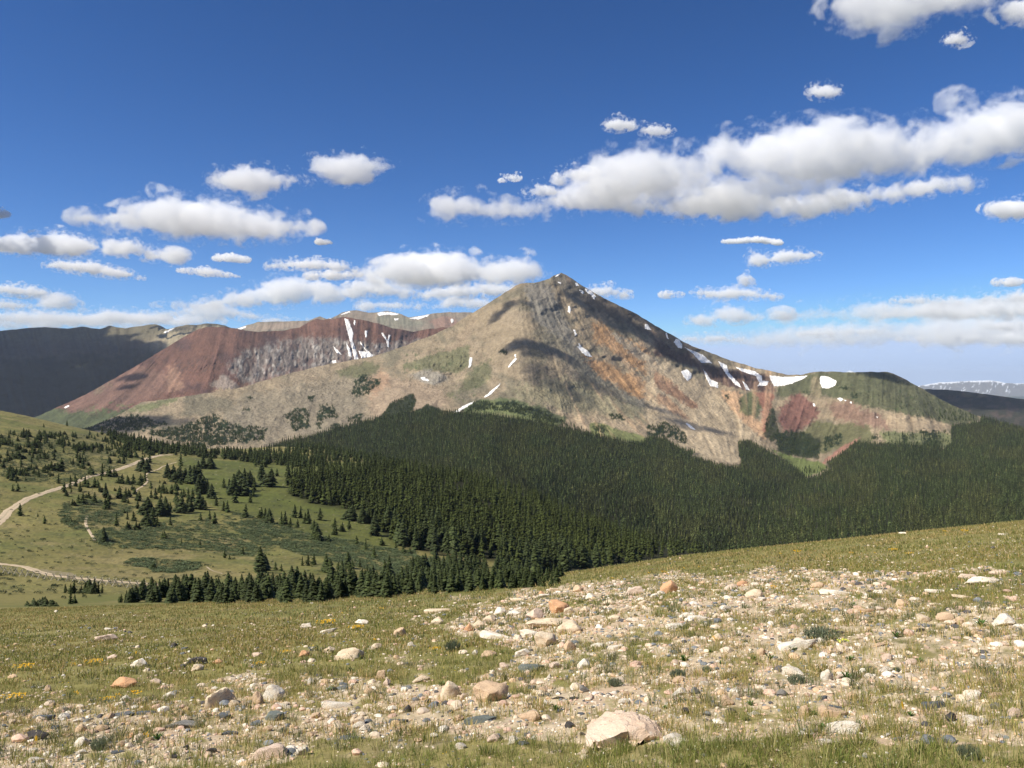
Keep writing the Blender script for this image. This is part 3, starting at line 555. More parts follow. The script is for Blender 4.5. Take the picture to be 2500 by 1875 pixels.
def add_cloud(puffs, voxel, band, noise, dens, erode, label, group):
    V, Fc = puff_mesh(puffs); c = V.mean(0)
    o = mesh_np('cloud', V - c, Fc, None); o.location = c
    ng = bpy.data.node_groups.new('cloud_vapour', 'GeometryNodeTree')
    ng.interface.new_socket('Geometry', in_out='INPUT', socket_type='NodeSocketGeometry'); ng.interface.new_socket('Geometry', in_out='OUTPUT', socket_type='NodeSocketGeometry')
    gi = ng.nodes.new('NodeGroupInput'); go = ng.nodes.new('NodeGroupOutput'); mv = ng.nodes.new('GeometryNodeMeshToVolume'); sm = ng.nodes.new('GeometryNodeSetMaterial')
    mv.resolution_mode = 'VOXEL_SIZE'; mv.inputs['Voxel Size'].default_value = voxel; mv.inputs['Interior Band Width'].default_value = band; mv.inputs['Density'].default_value = 1.0
    ng.links.new(gi.outputs[0], mv.inputs['Mesh']); ng.links.new(mv.outputs[0], sm.inputs[0]); ng.links.new(sm.outputs[0], go.inputs[0])
    mt = cloud_mat(noise, dens, erode); sm.inputs['Material'].default_value = mt; o.data.materials.append(mt)
    md = o.modifiers.new('vapour', 'NODES'); md.node_group = ng
    tag(o, label, kind='stuff')
    return o
def cloud_px(profile, D, label, n=1.0, erode=.75, soft=1.0, seed=0, group='clouds in the blue sky', deep=.5, dens=1.0):
    """profile: (px, top py, bottom py) across the cloud; D: its distance"""
    r_ = np.random.default_rng(seed + 500); a = np.array(profile, float); puffs = []; hh_ = a[:, 2] - a[:, 1]; a[:, 1] -= .14 * hh_; a[:, 2] += .05 * hh_; wd_ = a[-1, 0] - a[0, 0]; a[:, 0] += np.linspace(-.04, .04, len(a)) * wd_
    if D > 8000: a[:, 1] -= (a[:, 2] - a[:, 1]) * .45; a[:, 2] += 2
    k = D / F; W = (a[-1, 0] - a[0, 0]); Hm = (a[:, 2] - a[:, 1]).max()
    cnt = int(max(4, n * 1.6 * ((a[:, 2] - a[:, 1]) * 1).mean() ** -1 * W * 4))
    cnt = min(int(cnt * 1.25), 200)
    for i in range(cnt):
        px = r_.uniform(a[0, 0], a[-1, 0]); t = np.interp(px, a[:, 0], a[:, 1]); b = np.interp(px, a[:, 0], a[:, 2]); h = max(b - t, 4)
        small = i % 2 == 0
        rz = max(h * (r_.uniform(.14, .26) if small else r_.uniform(.34, .54)), 4.0)
        cy = (t + rz * r_.uniform(.2, 1.3) if small else r_.uniform(t + rz * .95, max(t + rz * .95 + .1, b - rz * .9)))
        if r_.random() < .25: cy = b - rz * .8
        rx = rz * (r_.uniform(.95, 1.4) if small else r_.uniform(1.3, 2.2)); dy = r_.uniform(-.5, .5) * Hm * deep * 1.3
        px = min(max(px, a[0, 0] + rx * .7), a[-1, 0] - rx * .7) if W > 2 * rx else px
        d = D + dy * k; kk = d / F
        puffs.append(((px - HX) * kk, d, -(cy - HY) * kk, rx * kk, rz * kk * 1.3, rz * kk * .95))
    h = Hm * k
    return add_cloud(puffs, max(h / 40, k * 2.0), h * .17 * soft, 4.2 / h, dens * (3.7 if D < 8000 else 3.4 if D < 12500 else 2.2) / h, erode - (.11 if D < 12500 else .02), label, group)
def s22(*a): return [(x * 1.1302, t * 1.1302, b * 1.1302) for x, t, b in a]
def sL(*a): return [(x / 1.7696, 350 + t / 1.7696, 350 + b / 1.7696) for x, t, b in a]
def sR(*a): return [(1000 + x / 1.4747, t / 1.4747, b / 1.4747) for x, t, b in a]
CL = [
 (sR((60, 750, 800), (180, 675, 825), (300, 700, 810), (420, 700, 805), (560, 670, 790), (700, 640, 780), (800, 600, 790)), 4600, 'long white cloud trailing down to a rounded tip above the peak', 1.4, .7),
 (sR((700, 560, 740), (850, 525, 740), (1000, 530, 720), (1100, 490, 690), (1250, 460, 670), (1400, 420, 665), (1500, 410, 665), (1640, 450, 660), (1800, 410, 640), (2040, 350, 590), (2212, 360, 500), (2500, 330, 470)), 4300, 'largest white cloud, a long bank rising to the right edge', 2.0, .6),
 (sR((820, 610, 745), (1000, 600, 780), (1200, 600, 790), (1400, 600, 740), (1560, 590, 700)), 4500, 'white cloud joining the largest bank to the strip below it', 1.5, .72),
 (sR((800, 700, 790), (1000, 690, 800), (1150, 660, 810), (1300, 680, 800), (1450, 670, 810), (1600, 660, 770), (1760, 640, 740), (1900, 600, 720), (2020, 650, 700)), 4700, 'lower strip of white cloud just under the largest bank', 1.5, .8),
 (sR((710, 430, 470), (760, 415, 480), (830, 440, 490), (940, 450, 505)), 3900, 'small lone white cloud above the long bank', 1.5, .8),
 (sR((1500, -60, 60), (1560, -100, 140), (1640, -120, 170), (1800, -120, 100), (2000, -120, 80), (2150, -100, 60)), 2700, 'ragged white cloud cut by the top edge at upper right', 1.5, .85),
 (sR((2130, 0, 90), (2300, -40, 110)), 2700, 'wisp of cloud in the top right corner', 1.2, .95),
 (sR((1930, 120, 170), (1990, 110, 175), (2030, 130, 160)), 2900, 'tiny torn wisp below the top right cloud', 1.2, 1.0),
 (sR((1450, 290, 320), (1500, 295, 370), (1550, 320, 350)), 3600, 'thin torn wisp standing over the big bank', 1.3, 1.0),
 (sR((510, 610, 670), (600, 580, 665), (640, 600, 660)), 4500, 'small pale puff left of the big bank', 1.2, .95),
 (sR((400, 680, 720), (480, 650, 720), (540, 690, 720)), 4500, 'faint wisp over the long cloud tip', 1.0, 1.05),
 (sR((320, 630, 660), (400, 620, 655)), 4700, 'faintest small puff above the long cloud', 1.0, 1.0),
 (sR((2050, 740, 780), (2120, 715, 800), (2300, 715, 800)), 5600, 'round white cloud cut by the right edge', 1.3, .7),
 (sR((1130, 862, 880), (1260, 853, 876), (1335, 865, 886)), 8000, 'thin flat streak of cloud under the big bank', 1.6, .9),
 (sR((1220, 920, 965), (1290, 925, 965), (1380, 915, 960), (1440, 910, 940), (1490, 925, 940)), 9000, 'broken small cloud below the thin streak', 1.4, .85),
 (sR((1190, 1035, 1035), (1210, 998, 1037), (1225, 1030, 1036)), 11000, 'tiny upright puff of cloud right of the peak', 1.4, .8),
 (sR((1020, 1045, 1065), (1100, 1050, 1082), (1190, 1045, 1085), (1330, 1065, 1085)), 11500, 'low flat cloud under the tiny upright puff', 1.5, .75),
 (sR((1000, 1160, 1180), (1090, 1125, 1185), (1180, 1118, 1175), (1275, 1140, 1165)), 13500, 'low white cloud beside the right slope of the peak', 1.5, .72),
 (sR((1290, 1150, 1168), (1335, 1120, 1168), (1375, 1155, 1165)), 13500, 'small puff beside the low white cloud', 1.3, .9),
 (sR((640, 1045, 1070), (720, 1038, 1078), (800, 1062, 1078)), 11500, 'pale cloud peeping from behind the summit on its right', 1.4, .75),
 (sR((900, 1055, 1080), (990, 1055, 1070)), 11000, 'faint small cloud right of the summit', 1.0, 1.0),
 (sR((2100, 1010, 1030), (2200, 1008, 1032)), 11000, 'small cloud low at the right edge', 1.3, .85),
 (sR((1740, 1075, 1100), (1850, 1072, 1105), (1990, 1085, 1110)), 14000, 'pale band of cloud above the right skyline', 1.3, .85),
 (sR((1700, 1130, 1165), (1850, 1110, 1165), (2000, 1105, 1165), (2212, 1090, 1150), (2400, 1085, 1150)), 15000, 'wide pale bank of cloud low at right', 1.6, .8),
 (sR((2060, 1070, 1100), (2212, 1058, 1100), (2400, 1060, 1100)), 13500, 'pale cloud over the wide low bank', 1.4, .8),
 (sR((1560, 1190, 1215), (1640, 1180, 1215), (1750, 1200, 1215)), 18000, 'pinkish small cloud close to the right skyline', 1.4, .85),
 (sR((1400, 1195, 1218), (1530, 1190, 1218)), 18000, 'thin small cloud close above the saddle', 1.3, .9),
 (sR((2060, 1170, 1200), (2160, 1165, 1205)), 17000, 'small cloud low near the right edge', 1.3, .85),
 (sR((1740, 1215, 1245), (1950, 1210, 1245), (2212, 1205, 1250)), 20000, 'faint long cloud on the right skyline', 1.4, .95),
 (sR((980, 1215, 1235), (1090, 1210, 1240), (1210, 1220, 1240)), 19000, 'faint cloud low beside the right ridge', 1.4, .9),
 (sL((325, 290, 330), (380, 270, 370), (500, 285, 395), (600, 280, 400), (660, 225, 410), (720, 205, 420), (820, 235, 430), (900, 235, 440), (1000, 235, 440), (1080, 290, 440), (1200, 300, 435), (1300, 305, 425), (1355, 320, 410)), 5800, 'big white heap cloud over the left hills', 2.0, .6),
 (sL((1365, 410, 440), (1440, 425, 438)), 5900, 'tiny puff off the right end of the left heap cloud', 1.2, .8),
 (sL((-300, 400, 490), (0, 390, 490), (120, 380, 490), (250, 375, 500), (380, 410, 500), (500, 400, 500), (640, 440, 520), (740, 440, 535), (785, 470, 520)), 6300, 'broad white cloud cut by the left edge', 1.8, .65),
 (sL((200, 500, 540), (330, 495, 570), (480, 520, 590), (620, 570, 595)), 7000, 'ragged cloud hanging under the broad left cloud', 1.6, .78),
 (sL((770, 535, 560), (900, 535, 580), (1030, 570, 587)), 7500, 'tapering wisp right of the ragged left cloud', 1.4, .85),
 (sL((925, 95, 180), (980, 90, 215), (1080, 85, 260), (1180, 95, 215), (1300, 135, 210), (1390, 150, 172)), 5000, 'ragged white cloud left of centre', 1.5, .88),
 (sL((1335, 45, 110), (1420, 25, 150), (1500, 30, 200), (1600, 50, 150), (1720, 85, 120)), 4800, 'wispy bright cloud above the centre left', 1.5, .88),
 (sL((925, 480, 510), (1000, 475, 515), (1080, 490, 520)), 8000, 'small cloud between the left clouds and the hills', 1.4, .8),
 (sL((1155, 520, 550), (1300, 510, 550), (1420, 515, 560), (1540, 550, 580)), 8500, 'flat small cloud over the red ridge', 1.6, .78),
 (sL((1320, 565, 590), (1440, 560, 592), (1560, 562, 580)), 8800, 'thin lower cloud over the red ridge', 1.4, .8),
 (sL((1570, 560, 610), (1700, 560, 620), (1780, 520, 630), (1880, 510, 630), (2000, 520, 630), (2120, 535, 630), (2300, 530, 640)), 9500, 'white heap cloud touching the left shoulder of the peak', 1.8, .65),
 (zz := [(900 + x / 2.765, 600 + t / 2.765, 600 + b / 2.765) for x, t, b in [(-100, 200, 290), (0, 180, 290), (240, 130, 290), (400, 105, 280), (600, 115, 270), (800, 130, 260), (1000, 160, 240), (1200, 190, 225)]], 9800, 'long white bank with bumpy top behind the summit', 1.8, .65),
 ([(900 + x / 2.765, 600 + t / 2.765, 600 + b / 2.765) for x, t, b in [(330, 320, 370), (500, 300, 370), (800, 280, 360), (1000, 270, 330)]], 11500, 'flat white layer under the bank behind the peak', 1.6, .7),
 ([(900 + x / 2.765, 600 + t / 2.765, 600 + b / 2.765) for x, t, b in [(-60, 390, 460), (200, 390, 450), (440, 400, 445), (560, 360, 440), (800, 375, 440)]], 14000, 'low white layer over the grey range', 1.6, .75),
 (sL((1490, 620, 680), (1600, 610, 680), (1790, 630, 680)), 11500, 'cloud layer over the grey summit', 1.5, .75),
 (sL((680, 690, 720), (900, 690, 740), (1050, 650, 720), (1250, 610, 710), (1400, 625, 705), (1490, 670, 700)), 11500, 'white cloud bank standing over the red hill', 1.8, .68),
 (sL((700, 730, 770), (900, 700, 775), (1150, 750, 780)), 14500, 'low cloud just above the round red hill', 1.6, .75),
 (sL((-200, 620, 660), (0, 620, 655), (120, 625, 670), (210, 650, 675)), 11500, 'flat pale cloud at the left edge', 1.5, .8),
 (sL((160, 700, 730), (250, 662, 730), (370, 700, 730)), 12500, 'small rounded white cloud above the dark ridge', 1.5, .72),
 (sL((-200, 690, 722), (0, 685, 722), (140, 700, 722)), 12500, 'small flat white cloud above the dark ridge at left', 1.5, .8),
 (sL((-200, 740, 790), (200, 735, 790), (450, 735, 790), (700, 745, 795)), 17000, 'long faint cloud bank along the left skyline', 1.8, .85),
 ([(-300, 775, 812), (0, 778, 812), (300, 772, 806), (640, 776, 800), (760, 785, 796)], 24000, 'long milky cloud bank along the left skyline', 3.4, .62),
 ([(1560, 838, 866), (1800, 815, 868), (2050, 800, 868), (2300, 790, 868), (2700, 780, 870)], 24000, 'wide milky cloud bank low over the right skyline', 3.0, .84),
 ([(1900, 770, 800), (2100, 750, 800), (2300, 740, 795), (2700, 730, 795)], 19000, 'broad pale cloud layer at the lower right of the sky', 2.4, .86),
 (sL((-10, 280, 330), (8, 280, 325)), 5500, 'sliver of cloud at the left edge', 1.0, .8)]
for k, (prof, D, lab, n, er) in enumerate(CL):
    cloud_px(prof, D, lab, n, er, seed=k, dens=.45 if 'joining' in lab else 1.0, deep=.3 if D < 5000 else .5)
# -- clouds above and beside the picture whose shadows lie on the hills
def shade_cloud(targets, zc, label, dens=1.0, seed=0, thick=120, erode=.55):
    r_ = np.random.default_rng(seed + 900); puffs = []
    for (P, r) in targets:
        P = np.asarray(P, float).reshape(3)
        for k in range(5):
            q = P + np.array(SUN) * ((zc - P[2]) / SUN.z); a = r_.uniform(0, 6.28); rr = r * .45 * math.sqrt(r_.random())
            puffs.append((q[0] + rr * math.cos(a), q[1] + rr * math.sin(a), q[2] + r_.uniform(-.3, .3) * thick, r * r_.uniform(.45, .7), r * r_.uniform(.45, .7), min(thick, r * .6)))
    h = max(60, min(thick, max(r for _, r in targets)))
    return add_cloud(puffs, max(12, h / 9), h * .5, 2.8 / h, dens * 1.9 / h, erode, label, 'clouds drifting over the valley')
aM = lambda x, y: MT.at(*[np.array(float(v)) for v in zA(x, y)])
aB = lambda x, y: MT.at(*[np.array(float(v)) for v in zB(x, y)])
aC = lambda x, y, Ly=None: (Ly or MT).at(*[np.array(float(v)) for v in zC(x, y)])
shade_cloud([(aM(1400, 360), 60), (aM(1480, 420), 80), (aM(1600, 470), 100), (aM(1720, 540), 110), (aM(1850, 600), 120), (aM(1980, 670), 120), (aM(2110, 740), 120), (aB(90, 140), 120), (aB(200, 190), 110), (aB(320, 250), 100), (aB(450, 280), 90), (aB(560, 300), 90), (aM(1800, 440), 90), (aM(1950, 540), 100)], 1560, 'cloud over the right ridge of the peak', 1.0, 1)
shade_cloud([(aM(960, 690), 60), (aM(1040, 660), 80), (aM(1140, 690), 80), (aM(1230, 700), 60)], 1520, 'cloud over the middle spur of the peak', 1.0, 2)
shade_cloud([(aM(930, 430), 55), (aM(860, 480), 50), (aM(1040, 380), 40)], 1600, 'small cloud over the left shoulder of the peak', .7, 3)
shade_cloud([(aM(1130, 830), 70), (aM(1200, 920), 80), (aM(1060, 780), 45), (aM(1320, 1000), 45), (aM(1450, 900), 60), (aM(1550, 960), 60), (aM(1700, 1040), 45)], 1480, 'thin cloud over the lower spur of the peak', .45, 4)
shade_cloud([(aB(120, 560), 60), (aB(230, 600), 60), (aB(360, 620), 60), (aB(30, 500), 60)], 1450, 'small cloud over the scree slope', .6, 5)
shade_cloud([(aC(700, 1060), 110), (aC(850, 1070), 110), (aC(1000, 1070), 70), (aC(600, 1090), 100)], 1300, 'cloud over the foot of the long left ridge', .9, 6)
shade_cloud([(aC(810, 790, RM), 110), (aC(760, 850, RM), 80)], 2050, 'small cloud over the red hill', .8, 7)
shade_cloud([(aC(x, y, DM), 420) for x, y in ((150, 520), (300, 530), (480, 520), (0, 530), (-200, 540), (-300, 620), (-100, 700), (100, 640), (100, 800), (300, 640), (300, 800), (500, 640), (500, 800), (650, 640), (650, 760), (780, 700), (-300, 850), (20, 560), (200, 560), (0, 900), (200, 900), (400, 900), (-200, 950), (100, 980), (350, 960), (600, 850))] + [(aC(860, 650, DM), 220), (aC(920, 590, DM), 150), (aC(640, 560, DM), 150), (aC(760, 540, DM), 120)], 2700, 'broad cloud over the dark ridge', 4.2, 8, 260, .2)
shade_cloud([(aB(1330, 275), 90), (aB(1450, 300), 80)], 1500, 'small cloud over the green dome', .9, 9)
# ------------------------------------------------------------------ 4. haze
bm = bmesh.new(); bmesh.ops.create_cube(bm, size=1.0); me = bpy.data.meshes.new('haze'); bm.to_mesh(me); bm.free()
hz = bpy.data.objects.new('haze', me); COL.objects.link(hz); hz.scale = (94000, 94000, 1132); hz.location = (0, 0, 700 - 566)
m = bpy.data.materials.new('haze_air'); m.use_nodes = True; t = m.node_tree; t.nodes.clear(); out = t.nodes.new('ShaderNodeOutputMaterial'); v = t.nodes.new('ShaderNodeVolumePrincipled')
v.inputs['Color'].default_value = (.74, .84, 1, 1); v.inputs['Density'].default_value = 2.1e-5; v.inputs['Anisotropy'].default_value = 0.1; v.inputs['Density Attribute'].default_value = ''
t.links.new(v.outputs[0], out.inputs['Volume']); me.materials.append(m); tag(hz, kind='stuff')
# ------------------------------------------------------------------ 5. snow patches
M_snow, t_, b_ = newmat('old_snow'); b_.inputs['Base Color'].default_value = (.84, .82, .78, 1); b_.inputs['Roughness'].default_value = .7
_n = t_.nodes.new('ShaderNodeTexNoise'); _n.inputs['Scale'].default_value = .12; _n.inputs['Detail'].default_value = 5; _g = t_.nodes.new('ShaderNodeNewGeometry'); t_.links.new(_g.outputs['Position'], _n.inputs['Vector'])
_r = t_.nodes.new('ShaderNodeMix'); _r.data_type = 'RGBA'; _r.inputs['A'].default_value = (.62, .57, .50, 1); _r.inputs['B'].default_value = (.86, .84, .80, 1); _q = t_.nodes.new('ShaderNodeMapRange'); _q.inputs['From Min'].default_value = .36; _q.inputs['From Max'].default_value = .52; t_.links.new(_n.outputs['Fac'], _q.inputs['Value']); t_.links.new(_q.outputs[0], _r.inputs['Factor']); t_.links.new(_r.outputs['Result'], b_.inputs['Base Color'])
_b = t_.nodes.new('ShaderNodeBump'); _b.inputs['Distance'].default_value = 2.0; _b.inputs['Strength'].default_value = .5; t_.links.new(_n.outputs['Fac'], _b.inputs['Height']); t_.links.new(_b.outputs[0], b_.inputs['Normal'])
def snow(Ly, poly, label):
    p = np.array(poly); st = .9
    xs = np.arange(p[:, 0].min() - 3, p[:, 0].max() + 3, st); ys = np.arange(p[:, 1].min() - 3, p[:, 1].max() + 3, st)
    X, Y = np.meshgrid(xs, ys); n = fbm(X / 3.5, Y / 3.5, 3, 801)
    m = inpoly(X + 1.2 * n + .3, Y + 1.0 * fbm(X / 3.5 + 5, Y / 3.5, 3, 803), poly)
    a = np.array(SIL_OF[Ly]); m &= Y > np.interp(X, Ly.px, Ly.top) + .3
    e = np.clip(blur(m.astype(float), 1) * 2 - .9, 0, 1)
    d = samp(Ly.D, X, Y) - (1.2 + 3.0 * e) * Ly.D.mean() / 2600
    V = np.stack([(X - HX) / F * d, d, -(Y - HY) / F * d], -1).reshape(-1, 3)
    fm = m[:-1, :-1] & m[1:, 1:] & m[:-1, 1:] & m[1:, :-1]
    if fm.sum() < 8: fm = m[:-1, :-1] | m[1:, 1:]
    Fq = grid_faces(*X.shape, mask=fm); u, inv = np.unique(Fq, return_inverse=True)
    o = mesh_np('snow_patch', V[u], inv.reshape(Fq.shape), M_snow); tag(o, label, 'snow patch', 'old snow patches on the mountains')
SIL_OF = {MT: SIL_M, RM: SIL_R, GM: SIL_G, DM: SIL_D}
for Ly, f_, P_, lab in [
    (MT, zA, ((1255, 207), (1285, 185), (1300, 186), (1292, 196), (1265, 212)), 'thin line of snow on the very summit'),
    (MT, zA, ((1272, 240), (1300, 246), (1303, 260), (1280, 252)), 'tiny snow fleck just below the summit'),
    (MT, zA, ((1390, 248), (1410, 248), (1424, 272), (1403, 274)), 'small snow spot right of the summit, the upper one'),
    (MT, zA, ((1418, 296), (1445, 300), (1462, 322), (1443, 327)), 'small slanting snow patch right of the summit, the lower one'),
    (MT, zA, ((1456, 286), (1500, 298), (1548, 352), (1532, 347), (1524, 368), (1498, 332), (1472, 317)), 'forked snow patch on the upper right ridge'),
    (MT, zA, ((1346, 408), (1361, 404), (1368, 430), (1361, 462), (1343, 446)), 'upright oval snow spot below the summit'),
    (MT, zA, ((1380, 564), (1396, 568), (1410, 602), (1393, 610)), 'small upright snow streak in the middle of the right face'),
    (MT, zA, ((1400, 670), (1420, 680), (1416, 648), (1440, 680), (1482, 708), (1512, 752), (1480, 750), (1438, 722)), 'slanting snow patch in the middle of the right face'),
    (MT, zA, ((1863, 528), (1886, 528), (1914, 572), (1885, 567), (1863, 562)), 'small ragged snow patch in the shaded upper right face'),
    (MT, zA, ((2001, 586), (2015, 588), (2030, 637), (2013, 627)), 'narrow snow streak just under the right ridge line'),
    (MT, zA, ((2075, 628), (2100, 633), (2120, 670), (2117, 697), (2085, 687), (2058, 650)), 'rounded snow patch under the right ridge line'),
    (MT, zB, ((168, 113), (230, 138), (290, 163), (347, 217), (320, 212), (275, 212), (230, 162)), 'long snow band lying under the right ridge line'),
    (MT, zB, ((153, 262), (190, 248), (220, 275), (217, 302), (195, 322), (168, 295)), 'heart shaped snow patch above the scree'),
    (MT, zB, ((283, 238), (305, 268), (330, 308), (377, 328), (380, 362), (330, 352), (308, 312)), 'snow gully ending in a broad foot above the orange scree'),
    (MT, zB, ((373, 198), (430, 223), (442, 270), (502, 330), (520, 364), (478, 342), (428, 286)), 'longest slanting snow gully in the maroon cliffs'),
    (MT, zB, ((473, 233), (600, 260), (642, 290), (642, 318), (682, 320), (672, 347), (608, 352), (625, 330), (603, 292), (520, 264)), 'hooked snow patch in the maroon cliffs left of the saddle'),
    (MT, zB, ((518, 313), (547, 338), (572, 377), (543, 372)), 'small snow streak low in the maroon cliffs'),
    (MT, zB, ((683, 284), (760, 294), (850, 292), (917, 285), (902, 302), (820, 337), (760, 352), (713, 352), (690, 312)), 'broad bright snow field in the saddle'),
    (MT, zB, ((988, 293), (1000, 288), (1042, 293), (1090, 320), (1082, 347), (1040, 367), (1000, 362), (986, 330)), 'squarish snow patch on the green dome'),
    (MT, zB, ((1086, 425), (1110, 418), (1132, 428), (1115, 445)), 'small snow spot on the dome, left one of three'),
    (MT, zB, ((1130, 428), (1152, 436), (1137, 444)), 'small snow spot on the dome, middle one of three'),
    (MT, zB, ((1163, 445), (1182, 441), (1177, 459)), 'small snow spot on the dome, right one of three'),
    (MT, zB, ((943, 453), (957, 453), (963, 474), (950, 472)), 'tiny snow streak above the maroon scree'),
    (MT, zB, ((1323, 530), (1339, 533), (1335, 547)), 'tiny snow spot low on the dome'),
    (MT, zB, ((178, 573), (195, 570), (243, 610), (246, 617), (212, 607)), 'bluish snow streak lying on the pale scree slope'),
    (MT, zA, ((938, 822), (960, 788), (990, 752), (1005, 764), (970, 802), (945, 827)), 'slanting snow streak below the dark middle spur'),
    (MT, zA, ((983, 733), (999, 731), (997, 750), (985, 752)), 'snow fleck above the slanting streak on the spur'),
    (MT, zA, ((773, 1022), (838, 968), (897, 920), (887, 942), (830, 1002), (790, 1026)), 'long thin snow gully low on the left face'),
    (MT, zA, ((572, 1124), (640, 1078), (712, 1048), (702, 1066), (620, 1117), (590, 1128)), 'faint long streak of snow just above the forest edge'),
    (MT, zA, ((683, 753), (705, 753), (697, 790), (690, 822), (673, 824), (678, 780)), 'short upright snow streak among the green patches'),
    (MT, zA, ((348, 890), (375, 883), (414, 910), (400, 917), (363, 907)), 'small snow patch on the left slope under grey crags'),
    (RM, zC, ((380, 970), (415, 953), (422, 962), (390, 979)), 'small snow sliver at the foot of the red hill'),
    (RM, zC, ((2066, 433), (2092, 443), (2122, 520), (2118, 570), (2157, 682), (2128, 687), (2108, 600), (2083, 510)), 'longest snow gully dropping through the red cliffs'),
    (RM, zC, ((2123, 443), (2137, 448), (2132, 482), (2123, 472)), 'tiny snow streak right of the top of the longest gully'),
    (RM, zC, ((2188, 508), (2207, 508), (2202, 553), (2192, 550)), 'short snow streak high in the red cliffs'),
    (RM, zC, ((2073, 568), (2112, 640), (2114, 672), (2093, 662)), 'thin snow gully left of the longest one'),
    (RM, zC, ((2160, 568), (2212, 640), (2207, 644), (2163, 592)), 'thin snow gully right of the longest one'),
    (RM, zC, ((2150, 628), (2222, 638), (2242, 667), (2170, 675), (2158, 650)), 'broad snow apron at the foot of the cliffs'),
    (RM, zC, ((1997, 598), (2022, 618), (2062, 662), (2018, 642)), 'faint snow line in the grey cliffs'),
    (RM, zC, ((1993, 690), (2017, 683), (2022, 704), (1996, 707)), 'small snow spot at the foot of the cliffs'),
    (RM, zA, ((81, 586), (102, 588), (120, 620), (127, 640), (135, 598), (152, 603), (140, 640), (139, 687), (127, 682), (118, 642)), 'Y shaped snow gully in the grey cliffs'),
    (RM, zA, ((-10, 700), (20, 728), (37, 744), (0, 752)), 'snow apron just left of the grassy ridge'),
    (GM, zA, ((55, 456), (80, 446), (150, 448), (215, 460), (180, 470), (120, 467), (70, 474)), 'long snow cornice on the grey summit'),
    (GM, zA, ((168, 488), (207, 488), (202, 505), (173, 505)), 'round snow spot below the grey summit'),
    (GM, zA, ((271, 488), (350, 473), (420, 458), (402, 477), (340, 497), (290, 497)), 'long snow band in the grey saddle'),
    (GM, zA, ((550, 495), (570, 488), (577, 512), (560, 524)), 'snow spot beside the reddish crag'),
    (DM, zC, ((978, 520), (1040, 488), (1052, 495), (995, 527)), 'slanting snow band on the crest beside the dark ridge'),
    (GM, zC, ((1416, 495), (1480, 480), (1477, 493), (1440, 505)), 'small snow band on the crest behind the red hill'),
    (GM, zC, ((2043, 410), (2100, 390), (2107, 398), (2050, 418)), 'snow line just left of the grey summit'),
    (GM, zC, ((1958, 432), (1990, 426), (1987, 440)), 'small snow fleck on the crest near the grey summit')]:
    snow(Ly, PL(f_, *P_), lab)

# ------------------------------------------------------------------ 6. tracks on the valley floor
def ribbon(name, pts, seed, lift=.12, rag=.12, col=(.50, .39, .26)):
    """pts: (px, py, width in metres) down the middle of the track"""
    a = np.array(pts, float); s = np.concatenate([[0], np.cumsum(np.hypot(np.diff(a[:, 0]), np.diff(a[:, 1])))]); t = np.arange(0, s[-1], 2.0)
    px = np.interp(t, s, a[:, 0]); py = np.interp(t, s, a[:, 1]); wd = np.interp(t, s, a[:, 2])
    P = [hit(x, y) for x, y in zip(px, py)]; ok = [i for i, p in enumerate(P) if p]; P = np.array([P[i] for i in ok]); wd = wd[ok] * .75
    for _ in range(3): P[1:-1] = (P[:-2] + P[1:-1] * 2 + P[2:]) / 4
    tg = np.gradient(P[:, :2], axis=0); tg /= np.hypot(tg[:, 0], tg[:, 1])[:, None] + 1e-9; nr = np.stack([-tg[:, 1], tg[:, 0]], 1)
    L_ = np.concatenate([[0], np.cumsum(np.hypot(*np.diff(P[:, :2], axis=0).T))])
    C_ = 9; u = np.linspace(-.5, .5, C_); off = u[None] * wd[:, None] + np.where(np.abs(u) > .45, 1, 0)[None] * rag * wd[:, None] * fbm(L_ / 3.0, L_ * 0 + seed, 4, seed)[:, None] * np.sign(u)[None]
    X = P[:, 0][:, None] + nr[:, 0][:, None] * off; Y = P[:, 1][:, None] + nr[:, 1][:, None] * off; Z = ground_z(X, Y) + lift * (1 - .7 * (np.abs(u) > .45))[None]
    c = np.zeros(X.shape + (3,)) + T(col); c = mixc(c, (.42, .34, .23), .6 * sstep(fbm(X * .3, Y * .3, 3, seed), 0, .5)); c = mixc(c, (.24, .21, .12), .5 * (np.abs(u) < .08)[None] * (wd > 2)[:, None])
    o = mesh_np(name, np.stack([X, Y, Z], -1).reshape(-1, 3), grid_faces(*X.shape), M_path, c.reshape(-1, 3)); tag(o, kind='structure')
rd = [zD(*p) + (w_,) for *p, w_ in [(-320, 1110, 6), (-100, 960, 6), (0, 885, 6), (30, 860, 5.5), (60, 820, 5), (120, 785, 4.5), (180, 745, 4.5), (280, 708, 4.5), (370, 680, 4.5), (440, 660, 5), (520, 628, 4.5), (600, 592, 4.5), (700, 572, 5), (770, 552, 5), (830, 533, 5), (900, 507, 5), (960, 480, 5), (1020, 463, 5.5), (1090, 446, 6), (1170, 445, 5)]]
ribbon('road', rd, 3)
ribbon('road', [zD(*p) + (w_,) for *p, w_ in [(-330, 1150, 3.5), (-100, 1170, 3.5), (0, 1182, 3.6), (80, 1190, 3.4), (160, 1200, 3.4), (210, 1215, 3.8), (260, 1235, 3.6), (340, 1255, 3.4), (420, 1268, 3.2), (550, 1280, 3.0), (700, 1293, 3.2), (830, 1302, 3.2), (950, 1312, 3.5), (1050, 1320, 3.6), (1180, 1332, 3.2)]], 5, .09)
ribbon('path', [zD(*p) + (1.5,) for p in [(590, 855), (580, 880), (578, 910), (590, 940), (605, 965), (625, 995), (640, 1028)]], 7, .09)
